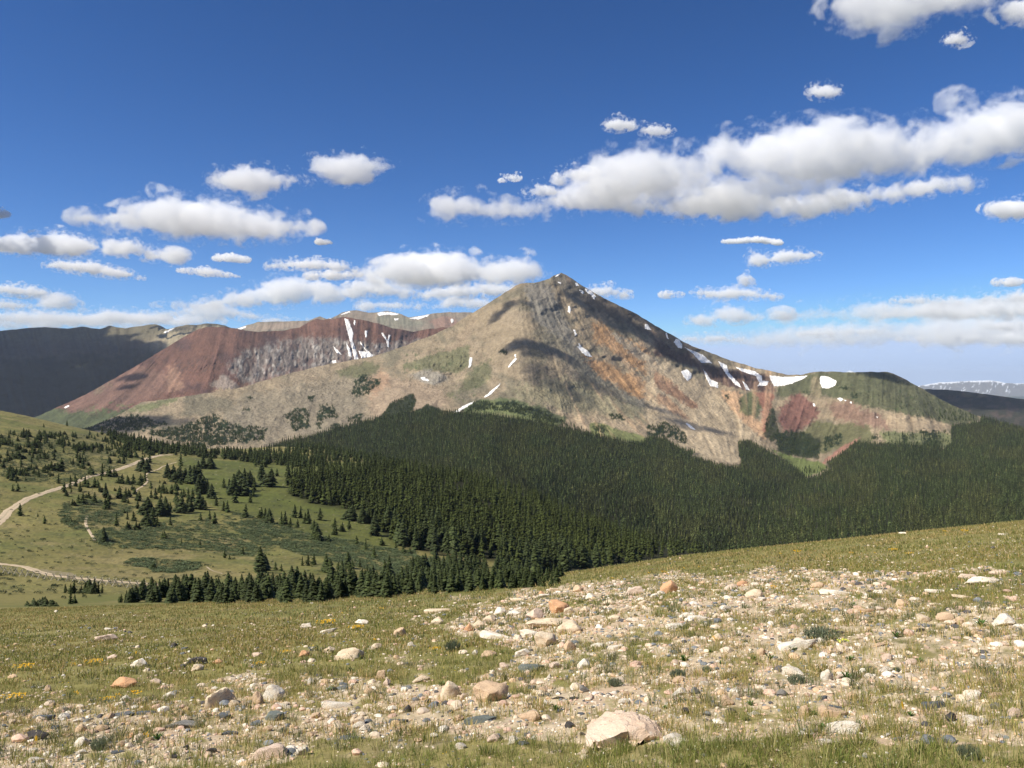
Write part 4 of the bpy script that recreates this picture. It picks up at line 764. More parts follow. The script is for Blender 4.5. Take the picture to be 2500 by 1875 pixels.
ribbon('path', [zD(*p) + (1.5,) for p in [(1190, 495), (1130, 512), (1100, 522), (1060, 548), (1010, 560), (985, 578), (984, 600), (1000, 620), (985, 640), (960, 660), (925, 680), (915, 700), (870, 720), (860, 740)]], 8, .12)
ribbon('path', [zD(*p) + (2.5,) for p in [(1640, 425), (1700, 424), (1740, 418), (1800, 405), (1830, 402)]], 9, .2)
ribbon('path', [zD(*p) + (.8,) for p in [(1395, 1200), (1420, 1220), (1450, 1235), (1510, 1248)]], 10, .08, .4, (.36, .29, .19))

# ------------------------------------------------------------------ 7. spruces
def bough_crown(h, r, whorls, per, seed, skew=0.0, leaders=((0, 0, 1),), base=.04):
    """a spruce crown: whorls of drooping boughs round one or several leaders"""
    g = np.random.default_rng(seed); V, Fc, Cc = [], [], []
    for lx, ly, ls in leaders:
        H = h * ls
        for i in range(int(whorls * ls) + 2):
            f = (i + .2) / (int(whorls * ls) + 2); z = H * (base + (1 - base) * f); R = r * (.6 + .4 * ls) * ((1 - f) ** .72) * (.72 + .28 * min(1, f * 6)) + .01 * h
            for j in range(per):
                a = 6.2832 * (j + g.uniform(-.35, .35)) / per + i * 1.3; L_ = R * g.uniform(.5, 1.32) * (1 + skew * math.cos(a)); dr = L_ * g.uniform(.12, .42); wd = L_ * g.uniform(.26, .42) + .02 * h
                ca, sa = math.cos(a), math.sin(a); n = len(V); zz = z + g.uniform(-.5, .5) * H / whorls
                up = H / whorls * 1.1
                V += [(lx, ly, zz + up * .6), (lx + ca * L_ * .6 - sa * wd, ly + sa * L_ * .6 + ca * wd, zz - dr * .55), (lx + ca * L_ * .6 + sa * wd, ly + sa * L_ * .6 - ca * wd, zz - dr * .55), (lx + ca * L_, ly + sa * L_, zz - dr), (lx + ca * L_ * .62, ly + sa * L_ * .62, zz - dr * .1)]
                Fc += [(n, n + 1, n + 4), (n, n + 4, n + 2), (n + 1, n + 3, n + 4), (n + 4, n + 3, n + 2)]
                k = g.uniform(.6, 1.35); y_ = g.uniform(0, .010); Cc += [(.031 * k + y_, .042 * k + y_, .015 * k)] * 4 + [(.048 * k + y_, .064 * k + y_, .020 * k)]
        n = len(V); rr = .30 * r * ls
        V += [(lx, ly, H * 1.02)] + [(lx + rr * math.cos(q), ly + rr * math.sin(q), H * base) for q in np.linspace(0, 6.283, 7)[:-1]]; Fc += [(n, n + 1 + q, n + 1 + (q + 1) % 6) for q in range(6)]; Cc += [(.022, .028, .012)] * 7
    return np.array(V), np.array(Fc), np.array(Cc)
def to_mesh(name, V, Fc, Cc, mat, smooth=False):
    o = mesh_np(name, V, Fc, mat, Cc, smooth); me = o.data; bpy.data.objects.remove(o); return me
KIND = []
for k, (r, wh, per, skew, ld) in enumerate([(.25, 18, 12, 0, ((0, 0, 1),)), (.31, 16, 13, .15, ((0, 0, 1),)), (.21, 19, 12, -.1, ((0, 0, 1),)), (.36, 14, 14, .2, ((0, 0, 1), (.26, .05, .66))), (.32, 14, 12, 0, ((0, 0, 1), (-.28, .08, .82), (.26, -.1, .64))), (.28, 17, 12, .2, ((0, 0, 1), (.20, 0, .78)))]):
    KIND.append((to_mesh('crown', *bough_crown(1.0, r, wh, per, 40 + k, skew, ld), M_spruce), r))
SHR = to_mesh('crown', *bough_crown(1.0, .62, 7, 11, 60, 0, ((0, 0, .8), (-.7, .1, .85), (.6, -.15, 1), (1.25, .1, .7), (-1.3, -.1, .6), (.1, .5, .9), (-.4, -.5, .7), (.9, .5, .6)), 0.0), M_spruce)
tv = np.array([(math.cos(a) * r_, math.sin(a) * r_, z) for z, r_ in ((-.06, .022), (.3, .015), (.8, .005)) for a in np.linspace(0, 6.283, 8)[:-1]])
TRK = to_mesh('trunk', tv, np.array([(k * 7 + i, k * 7 + (i + 1) % 7, k * 7 + 7 + (i + 1) % 7, k * 7 + 7 + i) for k in (0, 1) for i in range(7)]), np.zeros((21, 3)) + [.12, .09, .065], M_bark, True)
TREES = []       # (px, py, x, y, z, height m, kind, zone)
def add_tree(px, py, hpx=None, hm=None, kind=None, zone='meadow'):
    p = hit(px, py)
    if p is None: return
    h = hm if hm else hpx * p[1] / F * (1.02 if zone == 'row' else 1.12)
    TREES.append([px, py, p[0], p[1], p[2], h, kind if kind is not None else int(rng.integers(0, 6)), zone])
for x, y, h in [(295, 260, 25), (452, 250, 35), (160, 310, 45), (60, 330, 45), (230, 440, 55), (125, 470, 55), (300, 470, 50), (540, 500, 60), (430, 430, 40), (520, 470, 45), (735, 500, 50), (835, 505, 55), (830, 445, 45), (885, 465, 60), (345, 550, 60), (60, 590, 60), (80, 620, 45), (180, 585, 50),
        (228, 575, 50), (415, 555, 80), (560, 540, 60), (395, 640, 60), (475, 625, 40), (610, 575, 55), (690, 590, 75), (740, 590, 60), (770, 590, 50), (120, 690, 50), (85, 690, 40), (575, 660, 70), (540, 690, 60), (640, 665, 60), (435, 700, 65), (445, 725, 40), (715, 735, 90), (800, 740, 60), (850, 735, 60), (560, 775, 70),
        (640, 770, 65), (490, 785, 40), (710, 815, 70), (135, 855, 75), (255, 865, 25), (300, 910, 50), (930, 810, 50), (940, 755, 60), (965, 560, 100), (1010, 500, 80), (950, 650, 70), (980, 620, 70), (900, 640, 60), (825, 640, 60), (860, 640, 50), (1130, 600, 90), (1170, 600, 80), (1215, 630, 100),
        (1280, 640, 110), (1340, 610, 110), (1250, 620, 60), (1370, 540, 90), (1420, 540, 90), (1220, 520, 80), (1100, 700, 60), (1160, 710, 60), (1190, 720, 70), (1050, 745, 70), (1020, 735, 50), (1340, 710, 120), (1370, 700, 100), (1400, 710, 90), (1430, 740, 90), (1460, 790, 60), (1270, 740, 60), (1240, 730, 50),
        (1300, 760, 80), (1340, 810, 110), (1370, 800, 70), (1230, 840, 110), (1290, 830, 90), (1190, 780, 50), (1000, 850, 110), (1030, 900, 90), (1080, 860, 110), (1120, 850, 110), (1390, 820, 60), (1150, 920, 60), (1060, 925, 60), (785, 925, 80), (860, 880, 50), (900, 890, 60), (985, 925, 90), (860, 950, 50), (920, 950, 50),
        (1000, 930, 60), (1355, 890, 50), (1415, 880, 55), (1450, 915, 75), (1510, 825, 60), (1535, 830, 70), (1510, 670, 60), (1575, 720, 130), (1545, 710, 90), (1630, 710, 130), (1610, 690, 130), (1650, 660, 110), (1690, 770, 65), (1715, 685, 80), (1710, 730, 50), (1590, 770, 80), (1660, 870, 80), (1760, 620, 100),
        (1830, 660, 110), (1770, 575, 80), (1690, 650, 90), (1940, 620, 50), (1870, 590, 50), (2160, 885, 75), (1790, 880, 70), (1765, 870, 60), (1815, 905, 90), (1900, 920, 80), (1925, 915, 80), (1960, 935, 60), (2010, 935, 50), (1990, 870, 80), (2030, 870, 70), (2080, 910, 90), (2060, 910, 70), (2120, 950, 60),
        (2135, 1020, 90), (1640, 1120, 50), (1515, 1140, 45), (1550, 1150, 30), (1760, 1240, 160), (1735, 1230, 60), (1790, 1225, 100), (1860, 1220, 50), (1900, 1230, 45), (1110, 1010, 50), (1350, 1060, 40), (1225, 1050, 40), (700, 1030, 90), (1040, 1215, 45)]:
    add_tree(*zD(x, y), h / 2.765, zone='meadow')
for x, y, h in [(440, 1378, 60), (500, 1380, 82), (575, 1380, 78), (605, 1380, 90), (635, 1382, 90), (665, 1380, 76), (690, 1378, 55), (475, 1452, 84), (505, 1447, 60), (550, 1378, 50)]:
    add_tree(*zD(x, y), h / 2.765, zone='front clump')
for x, y, h in [(340, 815, 50), (375, 815, 60), (410, 810, 60), (480, 855, 100), (500, 845, 40), (555, 840, 50), (615, 830, 90), (600, 880, 60), (640, 835, 50), (685, 825, 50), (770, 770, 60), (720, 720, 60), (665, 685, 45), (815, 695, 45), (900, 710, 45), (945, 740, 60), (860, 840, 80), (1065, 860, 100), (1120, 880, 70),
        (1005, 805, 40), (985, 740, 30), (1030, 770, 20), (1110, 795, 35), (1155, 805, 50), (1210, 800, 60), (1250, 810, 80), (1290, 850, 80), (500, 680, 50), (425, 660, 90), (410, 600, 50), (300, 715, 30), (535, 600, 65), (580, 610, 50), (620, 595, 50), (540, 630, 45), (775, 635, 130), (640, 545, 85), (700, 560, 90), (735, 555, 80), (620, 520, 60)]:
    add_tree(*zE(x, y), h / 2.458, zone='meadow')
# the dense row above the foreground slope
for i in range(175):
    px = 292 + 1080 * (i + rng.uniform(-.4, .4)) / 175; foot = np.interp(px, [292, 560, 800, 960, 1120, 1400], [1472, 1474, 1470, 1460, 1446, 1430])
    top = np.interp(px, [292, 330, 380, 480, 520, 580, 620, 700, 780, 860, 950, 1100, 1250, 1380], [1455, 1425, 1420, 1405, 1405, 1420, 1400, 1395, 1398, 1395, 1395, 1388, 1385, 1385])
    dpx = rng.uniform(0, 1) ** 1.4 * 26 * (1 if px > 340 else .4); hh = (foot - top) * rng.uniform(.72, 1.08)
    add_tree(px, foot - dpx, max(hh, 18) * (.95 - .004 * dpx), zone='row')
for i in range(70):
    px = rng.uniform(830, 1560); foot = np.interp(px, [830, 960, 1120, 1300, 1560], [1440, 1430, 1412, 1398, 1372]) - rng.uniform(0, 1) ** 1.5 * 45
    add_tree(px, foot, rng.uniform(18, 40), zone='valley floor')
n_listed = len(TREES)
# thinner scatter on the left hillside, the band along its crest, and the near forest
def scatter(poly, n, h0, h1, zone, kinds, mind=4.0, noise=0, size=None):
    pa = np.array(poly); c = 0; done = []
    for _ in range(n * 6):
        if c >= n: break
        px = rng.uniform(pa[:, 0].min(), pa[:, 0].max()); py = rng.uniform(pa[:, 1].min(), pa[:, 1].max())
        if not inpoly(np.array(px), np.array(py), poly): continue
        if noise and fbm(np.array(px / 40), np.array(py / 18), 3, noise) < rng.uniform(-.35, .35): continue
        add_tree(px, py, hm=rng.uniform(h0, h1), kind=int(rng.choice(kinds)), zone=zone); c += 1
scatter(PL(zD, (-200, 300), (200, 300), (690, 310), (1000, 410), (1150, 440), (880, 470), (400, 400), (-200, 400)), 300, 2.6, 6, 'crest', [0, 1, 3, 4, 5], noise=5)
scatter(PL(zD, (-200, 380), (700, 400), (900, 470), (600, 570), (250, 640), (-200, 640)), 150, 1.8, 4.6, 'hillside', [1, 3, 4, 5], noise=6)
scatter(PL(zD, (660, 300), (860, 330), (1150, 395), (1420, 430), (1700, 440), (2000, 470), (2212, 490), (2212, 540), (1900, 520), (1500, 480), (1180, 450), (900, 420)), 420, 6, 11, 'crest', [0, 1, 2, 5])
scatter(PL(zD, (400, 580), (1100, 500), (1400, 600), (1500, 800), (900, 900), (500, 760)), 60, 2, 5, 'hillside', [1, 3, 4, 5], noise=7)
scatter([(700, 1086), (860, 1104), (1000, 1122), (1000, 1138), (880, 1134), (700, 1118)], 190, 9, 13, 'forest edge', [0, 1, 2])
scatter([(620, 1108), (720, 1095), (860, 1112), (1000, 1126), (1000, 1150), (880, 1150), (620, 1142)], 150, 8, 12, 'forest edge', [0, 1, 2])
scatter(PL(zE, (1000, 800), (1560, 800), (1800, 860), (1500, 900), (900, 930)), 60, 3, 8, 'valley floor', [0, 1, 3, 5])
scatter([(1000, 1190), (1560, 1330), (1000, 1330)], 1, 8, 9, 'forest', [0])
# near forest: rows of trees, packed
py = 1140.0
FR_ = FORN
while py < 1420:
    px = 690.0 + rng.uniform(0, 5); stp = 4.5
    while px < 2000:
        if inpoly(np.array(px), np.array(py), FR_):
            p = hit(px, py + rng.uniform(-2, 2))
            if p is not None and p[1] > 300:
                h = rng.uniform(9.0, 14.0); hp = h * F / p[1]; gap = fbm(np.array(px / 22), np.array(py / 12), 3, 77)
                if gap > -.42: TREES.append([px, py, p[0], p[1], p[2], h, int(rng.choice([0, 1, 2, 5])), 'forest'])
                px += max(5, hp * .34) * rng.uniform(.6, 1.4); stp = max(4.5, hp * .26); continue
        px += 6
    py += stp
# the 300 that show largest are trees of their own
def pxh(t): return t[5] * F / t[3]
order = sorted(range(len(TREES)), key=lambda i: -(pxh(TREES[i]) * (1.0 if TREES[i][7] != 'forest' else .62)))
own = set(order[:298]); GRP = {'meadow': 'spruces scattered over the meadow', 'front clump': 'spruces in the front clump', 'row': 'spruces in the dense row', 'valley floor': 'spruces on the valley floor', 'crest': 'spruces on the hillside crest', 'hillside': 'spruces on the left hillside', 'forest': 'trees at the near edge of the forest', 'forest edge': 'trees at the near edge of the forest'}
def put_tree(t, label, group):
    r = bpy.data.objects.new('spruce_tree', None); COL.objects.link(r); r.empty_display_size = .3
    r.location = (t[2], t[3], t[4] - .05); s_ = t[5]; wf = 1.25 if t[7] in ('hillside', 'meadow', 'front clump') else 1.0; r.scale = (s_ * wf * rng.uniform(.88, 1.15), s_ * wf * rng.uniform(.88, 1.15), s_); r.rotation_euler = (rng.uniform(-.03, .03), rng.uniform(-.03, .03), rng.uniform(0, 6.28))
    tag(r, label, 'spruce', group)
    for nm, me in (('crown', KIND[t[6]][0]), ('trunk', TRK)):
        c = bpy.data.objects.new(nm, me); COL.objects.link(c); c.parent = r
ORD = ['', 'second ', 'third ', 'fourth ', 'fifth ', 'sixth ', 'seventh ', 'eighth ', 'ninth ', 'tenth ', 'eleventh ', 'twelfth ', 'thirteenth ', 'fourteenth ', 'fifteenth ', 'sixteenth ', 'seventeenth ', 'eighteenth ', 'nineteenth ', 'twentieth ']
def side(x): return ['far left', 'left', 'centre', 'right', 'far right'][int(min(4, max(0, x / 500)))]
SHAPE = ['pointed', 'full', 'narrow', 'two-topped', 'three-topped', 'forked']
WHERE = {'meadow': 'on the green meadow', 'front clump': 'in the clump below the fence', 'row': 'in the dense row behind the grassy slope', 'valley floor': 'on the shrubby valley floor', 'crest': 'on the crest of the left hillside', 'hillside': 'on the left hillside', 'forest': 'at the near forest edge', 'forest edge': 'at the far meadow edge'}
buckets = {}
for i in sorted(own, key=lambda i: TREES[i][0]):
    t = TREES[i]; hp = pxh(t); sz = 'tall' if hp > 42 else 'mid-sized' if hp > 26 else 'small'
    buckets.setdefault((sz, t[6], t[7]), []).append(i)
for (sz, kd, zn), l in buckets.items():
    n = len(l)
    for k, i in enumerate(l):
        lab = f'{sz} {SHAPE[kd]} spruce {WHERE[zn]}'
        if n > 1: lab = (f'{ORD[k]}{sz} {SHAPE[kd]} spruce from left {WHERE[zn]}' if k < (n + 1) // 2 else f'{ORD[n - 1 - k]}{sz} {SHAPE[kd]} spruce from right {WHERE[zn]}')
        if n > 1 and k in (0, n - 1): lab = f'{"leftmost" if k == 0 else "rightmost"} {sz} {SHAPE[kd]} spruce {WHERE[zn]}'
        put_tree(TREES[i], lab, GRP[zn])
# low spread krummholz clumps
for x, y, wd, lab in [(290, 1468, 130, 'low spreading spruce thicket left of the lone front spruce'), (470, 905, 70, 'low rounded spruce thicket in the left meadow'), (130, 470, 60, 'low dark spruce thicket high on the left hillside'), (590, 1080, 0, '')]:
    if not wd: continue
    px, py = zD(x, y); p = hit(px, py)
    r = bpy.data.objects.new('spruce_thicket', None); COL.objects.link(r); r.location = p; s_ = wd / 2.765 * p[1] / F; r.scale = (s_ * .62, s_ * .34, s_ * .52); tag(r, lab, 'thicket')
    for q in range(2):
        c = bpy.data.objects.new('crown', SHR); COL.objects.link(c); c.parent = r; c.location = (.55 * q - .25, .1 * q, 0); c.rotation_euler = (0, 0, q * 2.6); c.scale = (.8, .8, 1 - .15 * q)
def merged(name, lst, V0, F0, C0, mat, jit=.28, tint=None):
    """many small copies of one low shape in ONE mesh; lst rows: x, y, z, sx, sz, rot"""
    A = np.array([l[:6] for l in lst], float); n = len(A); ca, sa = np.cos(A[:, 5])[:, None], np.sin(A[:, 5])[:, None]
    x = (V0[None, :, 0] * ca - V0[None, :, 1] * sa) * A[:, 3:4] + A[:, 0:1]; y = (V0[None, :, 0] * sa + V0[None, :, 1] * ca) * A[:, 3:4] + A[:, 1:2]; z = V0[None, :, 2] * A[:, 4:5] + A[:, 2:3]
    V = np.stack([x, y, z], -1).reshape(-1, 3); Fc = (F0[None] + (np.arange(n) * len(V0))[:, None, None]).reshape(-1, F0.shape[1])
    c = C0[None] * rng.uniform(1 - jit, 1 + jit, (n, 1, 1))
    if tint is not None: c = c * np.asarray(tint)[:, None, :]
    return V, Fc, c.reshape(-1, 3)
def join(parts):
    o = 0; V, Fc, Cc = [], [], []
    for v, f, c in parts: V.append(v); Fc.append(f + o); Cc.append(c); o += len(v)
    return np.vstack(V), np.vstack(Fc), np.vstack(Cc)
parts = []
lowp = [bough_crown(1.0, r, 9, 7, 80 + k, s_, ld) for k, (r, s_, ld) in enumerate([(.24, 0, ((0, 0, 1),)), (.28, .2, ((0, 0, 1),)), (.19, 0, ((0, 0, 1),)), (.36, .2, ((0, 0, 1), (.24, 0, .7))), (.34, 0, ((0, 0, 1), (-.26, 0, .8))), (.25, .2, ((0, 0, 1),))])]
rest = [t for i, t in enumerate(TREES) if i not in own]
for k in range(6):
    l = [(t[2], t[3], t[4] - .1, t[5] * (1.35 if t[7] in ('meadow', 'hillside', 'crest', 'valley floor') else 1), t[5], rng.uniform(0, 6.28)) for t in rest if t[6] == k]
    if l:
        tn = np.array([[1.02, .98, .85] if t[7] == 'forest' else [1, 1, 1] for t in rest if t[6] == k]); parts.append(merged('forest', l, *lowp[k], M_mass, tint=tn))
V_, F_, C_ = join(parts); o = mesh_np('spruce_forest', V_, F_, M_mass, C_, False); tag(o, 'smaller dark spruces spread over the hillside and packed in the near forest', 'forest', kind='stuff')
# far forest on the skirt of the mountain
lst, tints = [], []
fl = [bough_crown(1.0, .20, 4, 6, 91), bough_crown(1.0, .24, 5, 6, 92)]
py = 990.0
while py < 1425:
    px = -60.0 + rng.uniform(0, 6); stp = 3.0
    okc = np.arange(0)
    while px < 2760:
        top = float(np.interp(px, MT.px, MT.top))
        if py > top + 1 and inpoly(np.array(px + 5 * fbm(np.array(px / 14), np.array(py / 10), 3, 66)), np.array(py), TREEL) and py < float(bot_M(px)) - 2:
            d = float(samp(MT.D, np.array([px]), np.array([py]))[0]); h = rng.uniform(8.5, 13.5); hp = h * F / d
            lst.append(((px - HX) / F * d, d, -(py - HY) / F * d, h, h, rng.uniform(0, 6.28)))
            q = sstep(fbm(np.array(px / 60), np.array(py / 30), 4, 67), -.3, .5); g_ = rng.uniform(.6, 1.5) * (1 + .12 * q); tints.append([g_ * (1.0 + .16 * q), g_, 1.1 * g_] if rng.random() > .02 else [2.4, 1.9, 2.2])
            px += max(3.6, hp * .36) * rng.uniform(.6, 1.4); stp = max(2.8, hp * .27)
        else: px += 6
    py += stp
h_ = len(lst) // 2; idx = rng.permutation(len(lst)); A_ = [lst[i] for i in idx[:h_]]; B_ = [lst[i] for i in idx[h_:]]
# scattered trees and mats where the forest thins out
C3 = []
def msc(poly, n, h0, h1, nz=0, wd=1.0):
    pa = np.array(poly); c = 0
    for _ in range(n * 8):
        if c >= n: break
        px = rng.uniform(pa[:, 0].min(), pa[:, 0].max()); py = rng.uniform(pa[:, 1].min(), pa[:, 1].max())
        if not inpoly(np.array(px), np.array(py), poly) or py < float(np.interp(px, MT.px, MT.top)) + 2 or (wd > 1 and fbm(np.array(px / 13), np.array(py / 8), 4, 166, .6) < -.1): continue
        d = float(samp(MT.D, np.array([px]), np.array([py]))[0]); h = rng.uniform(h0, h1); C3.append(((px - HX) / F * d, d, -(py - HY) / F * d, h * wd, h, rng.uniform(0, 6.28))); c += 1
for p in DARK_M + [PL(zA, (130, 1100), (150, 1060), (300, 1000), (320, 1050), (290, 1130), (100, 1190), (0, 1215)), PL(zA, (300, 1130), (390, 1070), (500, 1110), (480, 1140)), PL(zB, (700, 460), (735, 600), (750, 640), (700, 690), (650, 640), (665, 560)), PL(zB, (720, 640), (900, 630), (1000, 700), (980, 790), (760, 760))]:
    pa = np.array(p); area = (np.ptp(pa[:, 0]) * np.ptp(pa[:, 1])); msc(p, int(area / 20), 2.5, 6.5, wd=1.4)
msc(PL(zB, (1350, 400), (1650, 400), (1960, 540), (1900, 580), (1500, 520)), 110, 4, 9)
msc(PL(zB, (1700, 500), (1900, 520), (1920, 560), (1700, 560)), 60, 7, 12)
msc(PL(zB, (1300, 640), (1780, 620), (1780, 720), (1500, 720)), 120, 6, 11)
msc(PL(zB, (860, 840), (1040, 840), (1000, 900), (900, 900)), 40, 6, 11)
msc(PL(zA, (1000, 1100), (1350, 1200), (1560, 1290), (1860, 1340), (1500, 1290), (1200, 1230)), 130, 6, 11)
V_, F_, C_ = join([merged('f', A_, *fl[0], M_mass, tint=np.array(tints)[idx[:h_]]), merged('f', B_, *fl[1], M_mass, tint=np.array(tints)[idx[h_:]]), merged('f', C3, *fl[1], M_mass)])
o = mesh_np('distant_forest', V_, F_, M_mass, C_, False); tag(o, 'dense dark conifer forest covering the foot of the mountain', 'forest', kind='stuff')
print('trees', len(TREES), 'far', len(lst), len(C3))
# willow scrub and low juniper mats
bm = bmesh.new(); bmesh.ops.create_icosphere(bm, subdivisions=2, radius=1.0); sv = np.array([v.co[:] for v in bm.verts]); sf = np.array([[v.index for v in f.verts] for f in bm.faces]); bm.free()
parts = []
mats = []
for _ in range(70000):
    if len(mats) > 7600: break
    px = rng.uniform(-150, 1500); py = rng.uniform(1060, 1462); w_ = float(willow(np.array(px), np.array(py)))
    if py > 1400 and px > 1150: continue
    if rng.random() < max(w_ * (1.0 if fbm(np.array(px / 26), np.array(py / 5), 4, 44) > -.15 else .25), .018):
        p = hit(px, py)
        if p and p[1] > 100: mats.append(p + (w_,))
mt_v = []
for k in range(4):
    g = np.random.default_rng(k + 77); q = 70; a_ = g.uniform(0, 6.28, q); r_ = np.sqrt(g.random(q)); c_ = np.stack([np.cos(a_) * r_, np.sin(a_) * r_ * .7, .32 * np.sqrt(1 - r_ ** 2 * .9) * g.uniform(.5, 1.15, q)], 1); tt = c_[:, None] + g.normal(size=(q, 3, 3)) * [.13, .13, .07]; mt_v.append(tt.reshape(-1, 3))
for k in range(4):
    l = [(p[0], p[1], p[2] + .02, rng.uniform(.5, 1.7) * (1 if p[3] > .3 else .6), rng.uniform(.8, 1.9), rng.uniform(-.25, .25)) for i, p in enumerate(mats) if i % 4 == k]
    tn = np.array([[1, 1, 1] if p[3] > .3 else [.6, .6, .6] for i, p in enumerate(mats) if i % 4 == k])
    parts.append(merged('w', l, mt_v[k], np.arange(210).reshape(70, 3), np.repeat(np.random.default_rng(k).uniform(.7, 1.35, (70, 1)), 3, 0) * [.082, .105, .046], M_willow, .25, tn))
V_, F_, C_ = join(parts); o = mesh_np('willow_scrub', V_, F_, M_willow, C_, False); tag(o, 'low grey green willow scrub matted over the valley meadow', 'scrub', kind='stuff')
# ------------------------------------------------------------------ 8. pole fence beside the lower track
fx = [zz_ for zz_ in [(10, 405), (55, 425), (112, 432), (175, 440), (235, 457), (300, 462), (365, 472), (432, 484), (500, 494), (580, 498), (655, 506), (730, 512), (805, 518), (880, 524), (950, 532), (1025, 541), (1100, 549), (1172, 555), (1245, 564), (1315, 573), (1400, 580), (1480, 586), (1560, 592), (1640, 598)]]
fx = [(x / 4.424, 1304 + y / 4.424) for x, y in fx]; fx = [(-60, 1383), (-30, 1389)] + fx
fp = [hit(*p) for p in fx]; root = bpy.data.objects.new('fence', None); COL.objects.link(root); root.location = fp[8]; tag(root, 'grey buck and pole fence running along the lower dirt track', 'fence')
def beam(bm, a, b, r, sides=6):
    a = Vector(a); b = Vector(b); d = (b - a); q = d.to_track_quat('Z', 'Y'); mt = Matrix.Translation((a + b) / 2) @ q.to_matrix().to_4x4() @ Matrix.Diagonal((1, 1, d.length, 1))
    bmesh.ops.create_cone(bm, cap_ends=True, segments=sides, radius1=r, radius2=r * .85, depth=1.0, matrix=mt)
def bm_obj(name, bm, mat, col, parent=None, loc=(0, 0, 0)):
    me = bpy.data.meshes.new(name); bm.to_mesh(me); n = len(me.vertices); bm.free()
    at = me.attributes.new('Col', 'FLOAT_COLOR', 'POINT'); c = np.ones((n, 4), np.float32); c[:, :3] = np.array(col) * rng.uniform(.85, 1.15, (n, 1)); at.data.foreach_set('color', c.ravel())
    me.materials.append(mat); o = bpy.data.objects.new(name, me); COL.objects.link(o); o.location = loc
    if parent: o.parent = parent
    return o
O8 = Vector(fp[8])
for i, p in enumerate(fp):
    q = Vector(fp[min(i + 1, len(fp) - 1)]) - Vector(fp[max(i - 1, 0)]); q.z = 0; q.normalize(); n = Vector((-q.y, q.x, 0)); P = Vector(p) - O8; bm = bmesh.new()
    beam(bm, P + n * .75 + Vector((0, 0, -.1)), P - n * .32 + Vector((0, 0, 1.7)), .09); beam(bm, P - n * .75 + Vector((0, 0, -.1)), P + n * .32 + Vector((0, 0, 1.7)), .09); beam(bm, P + n * .5 + q * .08 + Vector((0, 0, .42)), P - n * .5 + q * .08 + Vector((0, 0, .42)), .05)
    bm_obj('post', bm, M_wood, (.46, .41, .32), root)
    if i < len(fp) - 1:
        for hh, sd in ((1.3, 0), (.85, -.28)):
            q2 = Vector(fp[i + 1]) - O8; bm = bmesh.new(); beam(bm, P - n * sd * -1 + Vector((0, 0, hh)), q2 - n * sd * -1 + Vector((0, 0, hh + rng.uniform(-.05, .05))), .04); bm_obj('rail', bm, M_wood, (.22, .19, .14), root)

# ------------------------------------------------------------------ 9. rocks
def rock_mat(name, c1, c2, c3, sc_=9.0, bump=.02):
    m, t, b = newmat(name); N = t.nodes.new; K = t.links.new; g = N('ShaderNodeTexCoord'); oi = N('ShaderNodeObjectInfo')
    of = N('ShaderNodeVectorMath'); of.operation = 'ADD'; K(g.outputs['Object'], of.inputs[0]); ml = N('ShaderNodeMath'); ml.operation = 'MULTIPLY'; ml.inputs[1].default_value = 40; K(oi.outputs['Random'], ml.inputs[0]); K(ml.outputs[0], of.inputs[1])
    n1 = N('ShaderNodeTexNoise'); n1.inputs['Scale'].default_value = 1.6; n1.inputs['Detail'].default_value = 6; n1.inputs['Roughness'].default_value = .65; K(of.outputs[0], n1.inputs['Vector'])
    n2 = N('ShaderNodeTexNoise'); n2.inputs['Scale'].default_value = sc_; n2.inputs['Detail'].default_value = 6; n2.inputs['Roughness'].default_value = .7; K(of.outputs[0], n2.inputs['Vector'])
    r1 = N('ShaderNodeMapRange'); r1.inputs['From Min'].default_value = .42; r1.inputs['From Max'].default_value = .6; K(n1.outputs['Fac'], r1.inputs['Value'])
    r2 = N('ShaderNodeMapRange'); r2.inputs['From Min'].default_value = .55; r2.inputs['From Max'].default_value = .68; K(n2.outputs['Fac'], r2.inputs['Value'])
    m1 = N('ShaderNodeMix'); m1.data_type = 'RGBA'; m1.inputs['A'].default_value = (*c1, 1); m1.inputs['B'].default_value = (*c2, 1); K(r1.outputs[0], m1.inputs['Factor'])
    m2 = N('ShaderNodeMix'); m2.data_type = 'RGBA'; m2.inputs['B'].default_value = (*c3, 1); K(m1.outputs['Result'], m2.inputs['A']); K(r2.outputs[0], m2.inputs['Factor'])
    K(m2.outputs['Result'], b.inputs['Base Color']); b.inputs['Roughness'].default_value = .9; b.inputs['Specular IOR Level'].default_value = .2
    bp = N('ShaderNodeBump'); bp.inputs['Distance'].default_value = bump; bp.inputs['Strength'].default_value = .9; K(n2.outputs['Fac'], bp.inputs['Height']); K(bp.outputs[0], b.inputs['Normal'])
    return m
RMAT = {'cream': ((.72, .60, .43), (.64, .48, .32), (.42, .34, .25)), 'white': ((.80, .73, .61), (.70, .59, .45), (.42, .36, .28)), 'pinkish': ((.70, .54, .42), (.62, .46, .34), (.78, .68, .56)), 'orange': ((.64, .36, .19), (.55, .31, .17), (.68, .50, .33)),
        'tan': ((.66, .48, .31), (.56, .39, .25), (.42, .30, .20)), 'blue-grey': ((.15, .165, .18), (.11, .12, .13), (.24, .24, .23)), 'dark grey': ((.065, .062, .062), (.10, .085, .075), (.17, .15, .13)), 'grey-green': ((.19, .21, .18), (.14, .16, .15), (.30, .28, .23)), 'grey': ((.27, .25, .22), (.20, .19, .17), (.36, .32, .27))}
RM_ = {k: rock_mat('stone_' + k.replace('-', '_').replace(' ', '_'), *v) for k, v in RMAT.items()}
